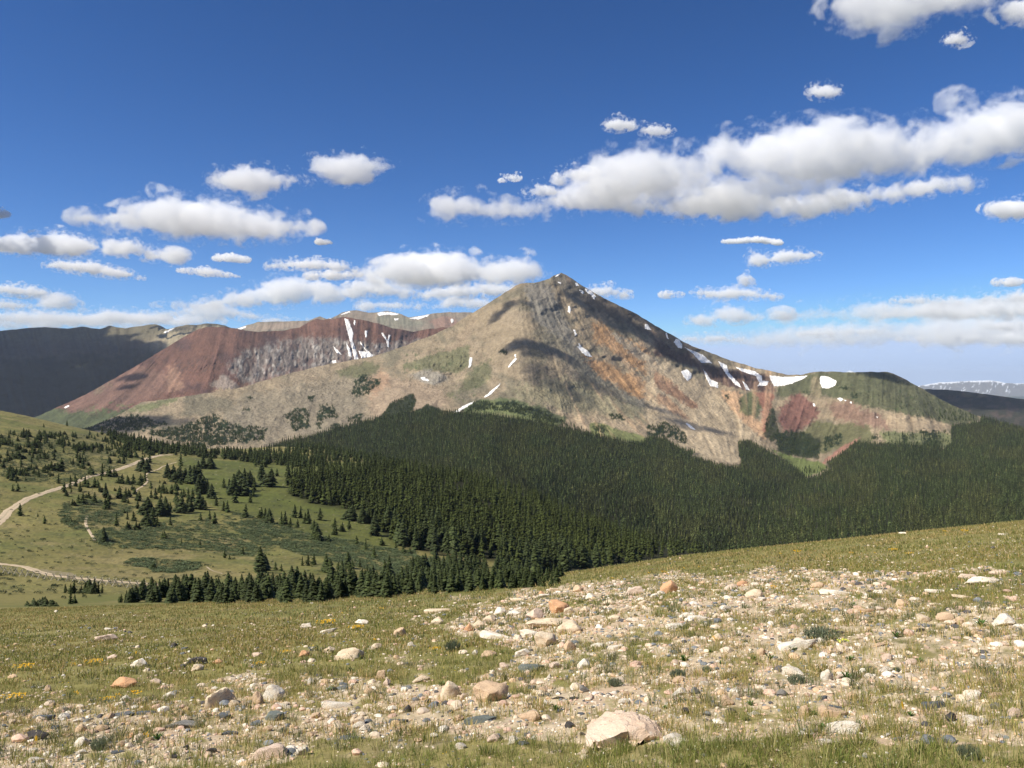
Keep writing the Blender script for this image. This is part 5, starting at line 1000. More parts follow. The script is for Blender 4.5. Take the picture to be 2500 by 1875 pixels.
def rock_shape(seed, planes=13, flat=False, sub=4):
    g = np.random.default_rng(seed); bm = bmesh.new(); bmesh.ops.create_icosphere(bm, subdivisions=sub, radius=1.0); v = np.array([q.co[:] for q in bm.verts]); f = np.array([[q.index for q in k.verts] for k in bm.faces]); bm.free()
    n = g.normal(size=(planes, 3)); n[:, 2] *= .7; n /= np.linalg.norm(n, axis=1)[:, None]; d = g.uniform(.55, .95, planes)
    if flat: n = np.vstack([n, [[.05, .03, 1], [0, 0, -1]]]); d = np.concatenate([d, [.5, .5]])
    dt = v @ n.T; r = np.where(dt > .05, d / np.maximum(dt, .05), 9.0); k = 26.0; r = -np.log(np.exp(-k * r).sum(1)) / k; r = np.minimum(r, 1.15)
    v = v * r[:, None]; amp = .035 if flat else .07
    v = v * (1 + amp * vn3(v * 2.7 + seed, 1) + amp * .6 * vn3(v * 6 + seed, 2) + amp * .35 * vn3(v * 14 + seed, 3))[:, None]
    return v / np.abs(v).max(0), f
SH = {'block': [rock_shape(s, 16) for s in range(200, 206)], 'round': [rock_shape(s, 22) for s in range(210, 216)], 'slab': [rock_shape(s, 10, True) for s in range(220, 225)]}
SHM = {k: [to_mesh('stone', v, f, np.zeros((len(v), 3)) + .5, RM_['cream'], True) for v, f in l] for k, l in SH.items()}
for l in SHM.values():
    for me in l:
        try: me.set_sharp_from_angle(angle=math.radians(38))
        except Exception: pass
ROCKS = []
def rock(f_, x, y, w_, h_, col, shape='block', name=None, rot=None, tilt=0.0):
    s_ = {z6: 2.458, z7: 2.458, z8: 2.458, None: 1}[f_]; px, py = f_(x, y) if f_ else (x, y); p = hit(px, py + 2)
    if p is None: return
    k = p[1] / F; W = w_ / s_ * k * 1.04; Hh = h_ / s_ * k * .95; dep = min(W * .8, max(Hh * 1.5, W * .35)); hz_ = Hh * .80 if shape != 'slab' else Hh * .5
    ROCKS.append(dict(px=px, py=py, p=(p[0], p[1] + dep * .35, p[2]), W=W, dep=dep, hz=hz_, col=col, shape=shape, name=name, rot=rng.uniform(-.5, .5) if rot is None else rot, tilt=tilt, wpx=w_ / s_))
R6 = [(630, 465, 130, 50, 'pinkish', 'block', 'lone pink and white boulder in the grass'), (1185, 600, 145, 62, 'dark grey', 'slab', 'dark grey slab in the left grass'), (1035, 505, 45, 38, 'dark grey', 'block', 'small dark upright stone behind the dark slab'), (830, 625, 115, 60, 'white', 'block', 'rough white boulder left of the dark slab'), (1180, 640, 85, 45, 'cream', 'round', None),
      (740, 745, 180, 72, 'orange', 'round', 'large rusty orange boulder at left'), (285, 765, 40, 48, 'tan', 'block', 'small pointed tan stone at far left'), (130, 812, 130, 32, 'cream', 'slab', None), (1290, 860, 220, 150, 'cream', 'slab', 'big tilted cream slab at lower left', .3, .5), (1545, 845, 70, 100, 'tan', 'block', None), (1640, 820, 118, 112, 'white', 'block', 'squarish white boulder right of the tilted slab'),
      (2080, 570, 185, 72, 'cream', 'block', 'long cream boulder with a ridged top at left of centre'), (1825, 555, 75, 42, 'orange', 'round', None), (1975, 535, 80, 45, 'cream', 'round', None), (1830, 387, 70, 32, 'white', 'round', None), (1960, 412, 120, 28, 'white', 'slab', None), (2170, 362, 90, 30, 'white', 'round', None), (935, 722, 80, 35, 'pinkish', 'block', None), (1010, 810, 90, 45, 'white', 'block', None),
      (1400, 860, 60, 45, 'cream', 'block', None), (2010, 872, 190, 62, 'white', 'slab', 'long flat white slab at lower left of centre'), (1690, 868, 110, 40, 'white', 'slab', None), (210, 1060, 130, 62, 'dark grey', 'block', 'dark blue-grey boulder at the lower left'), (250, 945, 120, 55, 'blue-grey', 'slab', None), (330, 995, 60, 35, 'blue-grey', 'slab', None), (470, 1010, 80, 50, 'tan', 'block', None), (780, 1045, 50, 35, 'orange', 'block', None),
      (470, 1095, 95, 60, 'white', 'block', None), (740, 920, 170, 38, 'blue-grey', 'slab', None), (870, 905, 120, 33, 'blue-grey', 'slab', None), (1330, 930, 120, 48, 'blue-grey', 'slab', None), (1100, 990, 270, 52, 'grey', 'slab', 'longest flat grey slab at the lower left'), (1380, 1030, 140, 34, 'blue-grey', 'slab', None), (1630, 945, 150, 78, 'grey-green', 'slab', 'grey-green slab under the squarish white boulder'), (1670, 915, 60, 45, 'dark grey', 'slab', None),
      (1265, 1135, 90, 38, 'dark grey', 'slab', None), (1035, 1172, 75, 35, 'dark grey', 'slab', None), (1600, 1175, 225, 82, 'pinkish', 'round', 'big pinkish boulder at the bottom left'), (1810, 1152, 80, 65, 'white', 'block', None), (195, 1190, 110, 40, 'white', 'slab', None), (250, 1232, 110, 34, 'white', 'round', None), (1230, 918, 110, 32, 'cream', 'slab', None), (1600, 1010, 90, 35, 'tan', 'round', None), (1780, 1024, 60, 35, 'pinkish', 'round', None),
      (2150, 990, 80, 40, 'white', 'round', None), (2130, 960, 70, 60, 'cream', 'block', None), (2005, 970, 55, 38, 'tan', 'round', None), (1895, 930, 60, 40, 'tan', 'block', None), (720, 1105, 60, 45, 'tan', 'block', None), (1115, 1115, 40, 34, 'dark grey', 'block', None), (2110, 1060, 150, 28, 'blue-grey', 'slab', None), (700, 1140, 80, 26, 'blue-grey', 'slab', None), (330, 290, 26, 14, 'white', 'block', 'small white stone alone in the far left meadow'), (780, 555 + 20, 36, 24, 'cream', 'round', None), (670, 570, 60, 28, 'pinkish', 'round', None), (1300, 600, 60, 30, 'orange', 'round', None), (1110, 512, 50, 20, 'blue-grey', 'slab', None), (800, 505, 50, 16, 'blue-grey', 'slab', None), (1545, 555, 75, 34, 'pinkish', 'slab', None),
      (70, 960, 45, 34, 'cream', 'block', None), (305, 860, 35, 30, 'tan', 'block', None), (485, 905, 28, 38, 'white', 'block', None), (1470, 860, 40, 30, 'pinkish', 'round', None), (1995, 760, 60, 30, 'dark grey', 'slab', None), (1865, 720, 45, 45, 'white', 'block', None), (2060, 740, 60, 40, 'blue-grey', 'slab', None)]
R7 = [(2060, 172, 120, 88, 'orange', 'block', 'tan orange wedge boulder at the top of the stony slope'), (1392, 292, 128, 92, 'orange', 'block', 'bright orange block boulder in the middle of the pile'), (1290, 198, 50, 45, 'orange', 'block', 'small pointed orange stone at the back of the pile'), (1360, 168, 92, 38, 'cream', 'slab', None), (1240, 335, 112, 78, 'pinkish', 'round', 'rounded pinkish boulder left of the orange block'), (1040, 305, 80, 55, 'white', 'round', None), (1115, 310, 90, 38, 'white', 'round', None), (1448, 300, 60, 50, 'cream', 'block', None),
      (1580, 212, 70, 45, 'white', 'round', None), (1840, 188, 122, 55, 'pinkish', 'round', 'pinkish mound left of the tan wedge'), (1965, 208, 50, 35, 'white', 'block', None), (1350, 378, 320, 56, 'cream', 'round', 'long low cream boulder under the orange block'), (1450, 420, 150, 88, 'cream', 'round', 'large cream boulder in the middle of the pile'), (1310, 495, 150, 105, 'cream', 'block', 'large cracked cream boulder at the front of the pile'), (1210, 438, 112, 50, 'white', 'block', None), (1010, 455, 245, 55, 'white', 'slab', 'long white boulder left of the pile'),
      (1460, 528, 88, 88, 'tan', 'block', None), (430, 438, 76, 72, 'tan', 'block', 'upright tan boulder alone at left of the pile'), (655, 363, 76, 48, 'cream', 'round', None), (848, 404, 62, 55, 'orange', 'block', None), (905, 380, 75, 42, 'cream', 'round', None), (975, 348, 90, 45, 'cream', 'round', None), (970, 560, 112, 45, 'tan', 'round', None), (885, 548, 45, 35, 'white', 'round', None), (1170, 556, 95, 50, 'white', 'block', None), (1235, 645, 185, 62, 'grey-green', 'slab', 'flat grey-green slab in the middle of the slope'),
      (1060, 635, 62, 48, 'pinkish', 'block', None), (1370, 628, 92, 45, 'pinkish', 'block', None), (1545, 628, 92, 72, 'white', 'round', 'round white boulder right of the grey-green slab'), (735, 808, 142, 120, 'cream', 'block', 'tall tilted cream boulder in the stony ground', .2, .3), (985, 825, 225, 135, 'tan', 'block', 'large tan boulder in the middle foreground', .2, .15), (1045, 768, 46, 30, 'dark grey', 'slab', None), (315, 692, 62, 65, 'tan', 'round', None), (355, 738, 56, 60, 'pinkish', 'round', None), (385, 893, 92, 48, 'white', 'block', None),
      (480, 893, 60, 52, 'dark grey', 'block', None), (185, 968, 78, 60, 'cream', 'block', None), (50, 974, 60, 36, 'cream', 'round', None), (420, 964, 120, 42, 'blue-grey', 'slab', None), (215, 1003, 70, 35, 'white', 'round', None), (600, 838, 42, 30, 'dark grey', 'block', None), (1220, 948, 122, 70, 'tan', 'round', 'low tan boulder left of the arched pink rock'), (930, 953, 235, 45, 'grey-green', 'slab', 'long grey-green slab in the near gravel'), (790, 948, 70, 45, 'tan', 'round', None), (1540, 773, 60, 55, 'grey', 'block', None),
      (1390, 812, 92, 20, 'dark grey', 'slab', None), (1480, 818, 62, 26, 'dark grey', 'slab', None), (1525, 908, 50, 20, 'blue-grey', 'slab', None), (1450, 988, 78, 50, 'dark grey', 'slab', None), (2120, 1092, 125, 50, 'white', 'block', None), (1000, 1068, 92, 50, 'pinkish', 'round', None), (1115, 1083, 72, 62, 'white', 'round', None), (1185, 1090, 82, 28, 'blue-grey', 'slab', None), (2120, 793, 112, 36, 'white', 'slab', None), (2165, 898, 62, 40, 'dark grey', 'block', None), (1620, 503, 82, 30, 'white', 'round', None),
      (1730, 518, 100, 42, 'white', 'slab', None), (2100, 388, 132, 45, 'white', 'slab', None), (1860, 463, 132, 26, 'cream', 'slab', None), (1700, 248, 92, 35, 'cream', 'round', None), (280, 513, 102, 34, 'cream', 'round', None), (655, 293, 172, 40, 'cream', 'slab', None), (200, 363, 92, 32, 'white', 'round', None), (1900, 245, 80, 30, 'cream', 'block', None), (1550, 290, 70, 45, 'cream', 'round', None), (1590, 555, 60, 24, 'white', 'round', None), (1700, 558, 55, 22, 'white', 'round', None), (1880, 215 + 10, 50, 22, 'white', 'round', None),
      (1800, 790, 60, 30, 'tan', 'block', None), (1310, 860, 50, 30, 'white', 'block', None), (1300, 770, 60, 34, 'tan', 'block', None), (1240, 825, 40, 44, 'blue-grey', 'slab', None), (810, 660, 60, 30, 'cream', 'round', None), (560, 710, 110, 36, 'cream', 'round', None), (820, 815, 60, 44, 'pinkish', 'block', None), (990, 660, 36, 30, 'white', 'block', None), (1330, 690, 36, 28, 'white', 'round', None), (1970, 720, 56, 30, 'white', 'block', None), (800, 1115, 70, 40, 'white', 'block', None), (1300, 200, 120, 30, 'white', 'slab', None), (1140, 228, 90, 28, 'cream', 'round', None), (2150, 330, 70, 40, 'white', 'round', None), (1830, 345, 90, 24, 'white', 'round', None), (1640, 630, 60, 28, 'white', 'round', None), (1860, 615, 60, 26, 'blue-grey', 'slab', None)]
R8 = [(1485, 66, 50, 14, 'white', 'round', 'white stone standing on the grassy skyline'), (2090, 72, 60, 16, 'white', 'slab', None), (250, 585, 150, 40, 'white', 'slab', None), (130, 640, 122, 45, 'white', 'block', None), (380, 703, 100, 42, 'cream', 'round', None), (850, 765, 290, 85, 'white', 'slab', 'long white slab under the grey green bush', .1, .12), (645, 795, 66, 50, 'tan', 'block', None), (890, 573, 82, 36, 'cream', 'block', None), (600, 452, 112, 60, 'cream', 'round', None), (640, 470, 82, 30, 'white', 'block', None),
      (460, 408, 92, 42, 'pinkish', 'round', None), (525, 378, 82, 32, 'orange', 'round', None), (380, 413, 92, 25, 'cream', 'slab', None), (1100, 433, 212, 42, 'white', 'slab', 'long white rock shaped like a bow at right'), (1240, 538, 152, 34, 'tan', 'slab', None), (1690, 418, 132, 30, 'white', 'slab', None), (1340, 428, 62, 26, 'white', 'round', None), (1990, 368, 215, 48, 'white', 'round', 'long white and pink boulder at upper right'), (1860, 453, 132, 24, 'cream', 'slab', None), (1700, 495, 82, 16, 'white', 'slab', None), (1565, 473, 72, 30, 'white', 'round', None),
      (1755, 595, 112, 62, 'tan', 'round', 'yellow tan boulder at right'), (1845, 605, 90, 50, 'tan', 'round', None), (2120, 615, 185, 75, 'white', 'round', 'large white boulder cut by the right edge'), (1600, 652, 66, 32, 'dark grey', 'slab', None), (850, 920, 152, 62, 'white', 'block', None), (1040, 945, 84, 80, 'white', 'block', None), (1390, 893, 82, 30, 'white', 'round', None), (155, 1033, 102, 40, 'white', 'round', None), (235, 1030, 72, 42, 'grey', 'round', None), (475, 938, 62, 25, 'blue-grey', 'slab', None), (440, 1095, 82, 70, 'tan', 'block', None), (490, 1054, 62, 40, 'cream', 'block', None),
      (770, 1038, 72, 42, 'grey', 'round', None), (1010, 1065, 72, 36, 'blue-grey', 'slab', None), (1190, 1060, 84, 52, 'tan', 'block', None), (895, 1168, 76, 84, 'tan', 'block', None), (1065, 1170, 200, 82, 'tan', 'slab', 'flat golden tan slab at lower right'), (1090, 1112, 92, 22, 'blue-grey', 'slab', None), (1140, 1268, 245, 85, 'white', 'block', 'large white speckled boulder at the lower right'), (1050, 1335, 132, 36, 'white', 'block', None), (1675, 1115, 155, 60, 'blue-grey', 'slab', 'smooth blue-grey slate slab at the lower right'), (1940, 1065, 112, 62, 'white', 'block', None),
      (2060, 1055, 122, 40, 'tan', 'round', None), (1455, 1114, 82, 50, 'cream', 'round', None), (1340, 1076, 84, 40, 'cream', 'block', None), (2060, 1115, 92, 40, 'grey', 'round', None), (1790, 1190, 74, 60, 'dark grey', 'block', None), (1940, 1216, 145, 62, 'white', 'block', 'white boulder with a rough top near the right edge'), (2170, 1175, 92, 60, 'pinkish', 'round', None), (190, 1146, 66, 42, 'dark grey', 'block', None), (465, 1140, 62, 34, 'dark grey', 'slab', None), (180, 1075, 112, 22, 'grey-green', 'slab', None), (600, 1160, 72, 30, 'white', 'round', None),
      (120, 1322, 132, 62, 'white', 'block', None), (1470, 1313, 62, 30, 'grey', 'block', None), (1570, 1273, 52, 28, 'white', 'block', None), (1865, 1084, 52, 28, 'white', 'round', None), (1580, 1060, 80, 32, 'tan', 'round', None), (1360, 740, 130, 20, 'tan', 'slab', None), (40, 430, 50, 26, 'white', 'block', None), (1040, 526, 60, 24, 'blue-grey', 'slab', None), (1770, 520, 66, 22, 'dark grey', 'slab', None), (1110, 530, 50, 18, 'blue-grey', 'slab', None), (230, 395, 50, 18, 'white', 'slab', None), (600, 375, 50, 20, 'white', 'round', None), (2080, 860, 90, 20, 'white', 'slab', None), (1880, 340, 120, 40, 'pinkish', 'round', None), (2060, 310, 90, 30, 'pinkish', 'round', None)]
for f_, l in ((z6, R6), (z7, R7), (z8, R8)):
    for r_ in l: rock(f_, *r_)
n_hero = len(ROCKS)
while len(ROCKS) < 296:
    px = rng.uniform(-10, 2510); py = rng.uniform(1425, 1850)
    s0 = float(stony(np.array(px), np.array(py))); ph = hit(px, py + 2)
    if ph is None or ph[1] > 30: continue
    if rng.random() > s0 or any(abs(px - r['px']) < (r['wpx'] + 20) * .55 and abs(py - r['py']) < 16 for r in ROCKS): continue
    w_ = rng.uniform(16, 34); col = str(rng.choice(['cream', 'white', 'tan', 'pinkish', 'blue-grey', 'dark grey', 'orange'], p=[.33, .31, .14, .07, .09, .06, .0])); shp = 'slab' if col in ('blue-grey', 'dark grey') else str(rng.choice(['block', 'round', 'slab'], p=[.5, .35, .15]))
    rock(None, px, py, w_, w_ * rng.uniform(.35, .7) * (.6 if shp == 'slab' else 1), col, shp)
LM = [r for r in ROCKS if r['name']]; LM.append(dict(px=1540, py=1800, name='arched pink boulder', wpx=200)); NM = {'block': 'angular stone', 'round': 'rounded stone', 'slab': 'flat stone'}
used_l = {}
def rock_label(r):
    if r['name']: return r['name'] if len(r['name'].split()) > 3 else r['name'] + ' on the slope'
    b = min(LM, key=lambda q: math.hypot((q['px'] - r['px']), (q['py'] - r['py']) * 2)); dx = r['px'] - b['px']; dy = r['py'] - b['py']
    rel = ('right of' if dx > 0 else 'left of') if abs(dx) > abs(dy) * 1.6 else ('below' if dy > 0 else 'above'); sz = 'large ' if r['wpx'] > 60 else 'mid-sized ' if r['wpx'] > 36 else 'small ' if r['wpx'] > 24 else 'tiny '
    nm = b['name'].split(' in the ')[0].split(' at ')[0].split(' under ')[0].split(' with ')[0].split(' left of ')[0].split(' right of ')[0].split(' of the ')[0].split(' near ')[0].split(' cut ')[0]
    base_ = f"{sz}{r['col']} {NM[r['shape']]} {rel} the {nm}"; k = used_l.get(base_, 0); used_l[base_] = k + 1
    if k: base_ = ['', 'second ', 'third ', 'fourth ', 'fifth ', 'sixth ', 'seventh ', 'eighth ', 'ninth ', 'tenth '][min(k, 9)] + base_
    return ' '.join(base_.split()[:16])
ROCKS.sort(key=lambda r: (0 if r['name'] else 1, min(math.hypot(q['px'] - r['px'], (q['py'] - r['py']) * 2) for q in LM)))
for i, r in enumerate(ROCKS):
    o = bpy.data.objects.new('rock', SHM[r['shape']][i % len(SHM[r['shape']])]); COL.objects.link(o)
    o.scale = (r['W'] / 2, r['dep'] / 2, r['hz'] * .85); o.location = (r['p'][0], r['p'][1], r['p'][2] + r['hz'] * .18); o.rotation_euler = (rng.uniform(-.15, .15) - .12, -r['tilt'] + rng.uniform(-.1, .1), r['rot'])
    o.material_slots[0].link = 'OBJECT'; o.material_slots[0].material = RM_[r['col']]
    tag(o, rock_label(r), 'rock', 'stones lying on the stony slope')
# the arched pink boulder with a hollow under it
ol = PL(z7, (1545, 1062), (1560, 1030), (1640, 965), (1700, 925), (1760, 900), (1830, 884), (1885, 890), (1910, 918), (1965, 942), (2015, 985), (2060, 1035), (2050, 1058), (2000, 1045), (1945, 1015), (1925, 1020), (1905, 985), (1880, 955), (1850, 975), (1800, 1025), (1740, 1064), (1680, 1080), (1600, 1076))
p0 = hit(1540, 1812); k0 = p0[1] / F; a = np.array(ol); t_ = np.linspace(0, 1, 121)[:-1]; seg = np.concatenate([a, a[:1]]); cl_ = np.concatenate([[0], np.cumsum(np.hypot(*np.diff(seg, axis=0).T))]); cl_ /= cl_[-1]
ox = (np.interp(t_, cl_, seg[:, 0]) - HX) * k0; oz = -(np.interp(t_, cl_, seg[:, 1]) - HY) * k0; cx_, cz_ = ox.mean(), oz.min()
V, R_ = [], 26
for j in range(R_):
    s_ = j / (R_ - 1); yy = -.12 + .55 * s_; prof = [.93, .975, .995, 1.0][j] if j < 4 else 1.0 - .05 * j / 14 if j < 14 else .95 - .55 * ((j - 13) / (R_ - 14)) ** 1.4
    X_ = cx_ + (ox - cx_) * (prof * .3 + .7 if j > 3 else prof); Z_ = cz_ + (oz - cz_) * prof - .02 * s_
    V.append(np.stack([X_, np.full(120, p0[1] + yy), Z_], 1))
V = np.array(V).reshape(-1, 3); dn = fbm(V[:, 0] * 5 + V[:, 1] * 3, V[:, 2] * 7 + V[:, 1] * 2, 5, 950, .6, True); dn2 = fbm(V[:, 0] * 5 + 9, V[:, 2] * 7 + V[:, 1] * 4, 5, 960); V = V + np.stack([.035 * dn2, .10 * dn, .05 * dn + .03 * dn2], 1)
Fq = np.array([(j * 120 + i, j * 120 + (i + 1) % 120, (j + 1) * 120 + (i + 1) % 120, (j + 1) * 120 + i) for j in range(R_ - 1) for i in range(120)])
c0 = len(V); bf = np.array([[cx_ - .02, p0[1] - .14, cz_ + (oz.max() - cz_) * .62], [cx_, p0[1] + .45, cz_]]); V = np.vstack([V, bf])
V[:, 0] -= cx_; V[:, 1] -= p0[1]; V[:, 2] -= cz_
me = bpy.data.meshes.new('stone'); me.from_pydata(V.tolist(), [], [tuple(q) for q in Fq.tolist()] + [tuple(range(120))] + [((R_ - 1) * 120 + i, (R_ - 1) * 120 + (i + 1) % 120, c0 + 1) for i in range(120)])
bmx = bmesh.new(); bmx.from_mesh(me); bmesh.ops.triangulate(bmx, faces=[q for q in bmx.faces if len(q.verts) > 4]); bmesh.ops.recalc_face_normals(bmx, faces=bmx.faces); bmx.to_mesh(me); bmx.free()
me.polygons.foreach_set('use_smooth', np.ones(len(me.polygons), bool)); me.set_sharp_from_angle(angle=math.radians(24)); me.materials.append(rock_mat('stone_arch', (.74, .58, .44), (.66, .48, .34), (.80, .70, .56), 22, .03))
o = bpy.data.objects.new('rock', me); COL.objects.link(o); o.location = (cx_, p0[1], cz_ - .01); o.scale = (.96, .9, .60); tag(o, 'largest pink boulder in front, arched over a dark hollow', 'rock', 'stones lying on the stony slope')

# ------------------------------------------------------------------ 10. gravel, grass, herbs
def field(n_, d0, d1, xm=.70):
    """points spread evenly over the ground between two distances"""
    d = np.sqrt(rng.uniform(d0 * d0, d1 * d1, n_)); X = rng.uniform(-xm, xm, n_); x = X * d; z = ground_z(x, d); return x, d, z, HX + F * X, HY - F * z / d
def area(d0, d1, xm=.70): return xm * (d1 * d1 - d0 * d0)
ico1 = (lambda b: (bmesh.ops.create_icosphere(b, subdivisions=1, radius=1.0), (np.array([v.co[:] for v in b.verts]), np.array([[v.index for v in f.verts] for f in b.faces])))[1])(bmesh.new())
ico2 = (lambda b: (bmesh.ops.create_icosphere(b, subdivisions=2, radius=1.0), (np.array([v.co[:] for v in b.verts]), np.array([[v.index for v in f.verts] for f in b.faces])))[1])(bmesh.new())
def pebble(s, hi, flat=1.0):
    g = np.random.default_rng(s); v, f = (ico2 if hi else ico1); n = g.normal(size=(7, 3)); n /= np.linalg.norm(n, axis=1)[:, None]; dt = v @ n.T; r = np.where(dt > .1, g.uniform(.55, .9, 7) / np.maximum(dt, .1), 9).min(1); r = np.minimum(r, 1)
    return v * r[:, None] * [1, .85, .62 * flat], f
parts = []; STC = 1.16 * np.array([[.55, .45, .33], [.62, .56, .47], [.50, .34, .25], [.47, .33, .20], [.16, .17, .18], [.08, .075, .075], [.52, .42, .32], [.40, .30, .22]])
for (d0, d1, rho, s0, s1, hi) in ((3.2, 8, 360, .006, .024, True), (8, 15, 115, .010, .042, False), (15, 28, 34, .018, .07, False), (28, 45, 4, .03, .10, False), (4, 12, 9.0, .03, .065, True), (8, 30, 4.5, .035, .095, True)):
    n_ = int(area(d0, d1) * rho); x, d, z, px, py = field(n_, d0, d1); s_ = stony(px, py); keep = rng.random(n_) < np.clip(s_ * 1.15 + .05, 0, 1); x, d, z = x[keep], d[keep], z[keep]; n_ = len(x)
    sz = np.exp(rng.uniform(math.log(s0), math.log(s1), n_)); ci = rng.choice(8, n_, p=[.20, .15, .12, .13, .12, .07, .12, .09])
    for k in range(4):
        m = (np.arange(n_) % 4) == k; v0, f0 = pebble(700 + k, hi)
        parts.append(merged('g', np.stack([x[m], d[m], z[m] + sz[m] * .22, sz[m], sz[m] * rng.uniform(.5, 1.1, m.sum()), rng.uniform(0, 6.28, m.sum())], 1), v0, f0, np.ones((len(v0), 3)), None, .18, STC[ci[m]]))
M_grav = vcol_mat('gravel_stone', .9, .2, nscale=30, nvar=.25)
V_, F_, C_ = join(parts); o = mesh_np('gravel', V_, F_, M_grav, C_, False); tag(o, 'pale gravel and slate chips strewn between the larger stones', 'gravel', kind='stuff'); print('gravel faces', len(F_))
def tuft(seed, n_, h, spread, wdt, lean=.5, heads=0):
    g = np.random.default_rng(seed); V, Fc, Cc = [], [], []
    for i in range(n_):
        a = g.uniform(0, 6.28); r = spread * math.sqrt(g.random()); bx, by = r * math.cos(a), r * math.sin(a); hh = h * g.uniform(.45, 1.1); la = a + g.uniform(-.8, .8); ln = hh * g.uniform(.1, lean); fa = g.uniform(0, 6.28); wx_, wy_ = math.cos(fa) * wdt / 2, math.sin(fa) * wdt / 2; n = len(V)
        mx, my = bx + math.cos(la) * ln * .35, by + math.sin(la) * ln * .35; tx, ty = bx + math.cos(la) * ln, by + math.sin(la) * ln
        V += [(bx - wx_, by - wy_, -.01), (bx + wx_, by + wy_, -.01), (mx - wx_ * .8, my - wy_ * .8, hh * .6), (mx + wx_ * .8, my + wy_ * .8, hh * .6), (tx, ty, hh)]; Fc += [(n, n + 1, n + 3), (n, n + 3, n + 2), (n + 2, n + 3, n + 4)]
        c = np.array([.28, .285, .080]) if g.random() < .52 else np.array([.50, .41, .20]) if g.random() < .6 else np.array([.15, .20, .05]); c = c * g.uniform(.8, 1.25); Cc += [c] * 5
    for i in range(heads):
        a = g.uniform(0, 6.28); r = spread * 1.2 * math.sqrt(g.random()); bx, by = r * math.cos(a), r * math.sin(a); hh = h * g.uniform(.7, 1.2); s = wdt * 1.2; n = len(V)
        V += [(bx - s, by, hh), (bx + s, by, hh), (bx, by - s * .4, hh + 2.2 * s), (bx, by + s, hh + s)]; Fc += [(n, n + 1, n + 2), (n, n + 3, n + 2), (n + 1, n + 2, n + 3)]; Cc += [np.array([.62, .58, .42])] * 4
    return np.array(V), np.array(Fc), np.array(Cc)
parts = []
def sow(d0, d1, rho, tf, cover, tintf, smin=.7, smax=1.3, xm=.70):
    n_ = int(area(d0, d1, xm) * rho); x, d, z, px, py = field(n_, d0, d1, xm); cv = cover(px, py, x, d); keep = rng.random(n_) < cv; x, d, z, px, py = x[keep], d[keep], z[keep], px[keep], py[keep]; n_ = len(x); s_ = rng.uniform(smin, smax, n_); tn = tintf(px, py, x, d)
    for k in range(len(tf)):
        m = (np.arange(n_) % len(tf)) == k
        if m.sum(): parts.append(merged('g', np.stack([x[m], d[m], z[m], s_[m], s_[m] * rng.uniform(.75, 1.2, m.sum()), rng.uniform(0, 6.28, m.sum())], 1), *tf[k], None, .16, tn[m]))
def cov(px, py, x, d):
    s_ = stony(px, py); c = np.clip(1.0 - .66 * s_, .2, 1); return c * np.clip(.75 + .9 * fbm(x * .9, d * .9, 3, 970), .12, 1)
def tint(px, py, x, d):
    s_ = stony(px, py)[:, None]; g_ = sstep(fbm(x * .35, d * .35, 3, 975), -.2, .35)[:, None]; b_ = sstep(py, 1780, 1830)[:, None]; g_ = np.maximum(g_ * .75, b_)
    t_ = np.array([.98, .87, .80]) * (1 - g_) + np.array([.74, .80, .66]) * g_; return t_ * (1 - .6 * s_) + np.array([1.35, 1.15, 1.15]) * .6 * s_
sow(3.0, 6.6, 190, [tuft(1, 24, .075, .06, .0036, .9, 1), tuft(2, 20, .10, .06, .0034, .8), tuft(3, 26, .06, .07, .0038, 1.1), tuft(4, 22, .085, .07, .0034, 1.0, 1)], cov, tint)
sow(6.6, 13, 110, [tuft(5, 14, .075, .07, .0055, .9), tuft(6, 13, .09, .07, .005, .8, 1), tuft(7, 14, .06, .08, .0055, 1.1)], cov, tint)
sow(13, 26, 44, [tuft(8, 11, .09, .09, .012, .7), tuft(9, 10, .10, .09, .011, .6, 1), tuft(10, 11, .075, .10, .012, .9)], cov, tint)
sow(26, 60, 11, [tuft(11, 9, .095, .17, .022, .7), tuft(12, 9, .08, .18, .022, .9)], cov, tint)
V_, F_, C_ = join(parts); o = mesh_np('grass', V_, F_, M_grass, C_, False); tag(o, 'thin green and straw coloured alpine grass', 'grass', kind='stuff'); print('grass faces', len(F_))
# grey twiggy plants among the stones
parts = []
def cov2(px, py, x, d): return np.clip(stony(px, py) + .1, 0, 1) * (fbm(x * 1.3, d * 1.3, 3, 985) > .0)
def tint2(px, py, x, d): return np.tile([[.50, .56, .72]], (len(px), 1)) * rng.uniform(.8, 1.3, (len(px), 1))
sow(3.2, 14, 14, [tuft(21, 34, .10, .04, .004, 1.0), tuft(22, 30, .13, .05, .004, .9)], cov2, tint2); sow(14, 35, 4, [tuft(23, 22, .13, .07, .010, 1.0)], cov2, tint2)
V_, F_, C_ = join(parts); o = mesh_np('ground_cover', V_, F_, M_grass, C_, False); tag(o, 'wiry grey green plants among the stones', 'ground cover', kind='stuff')
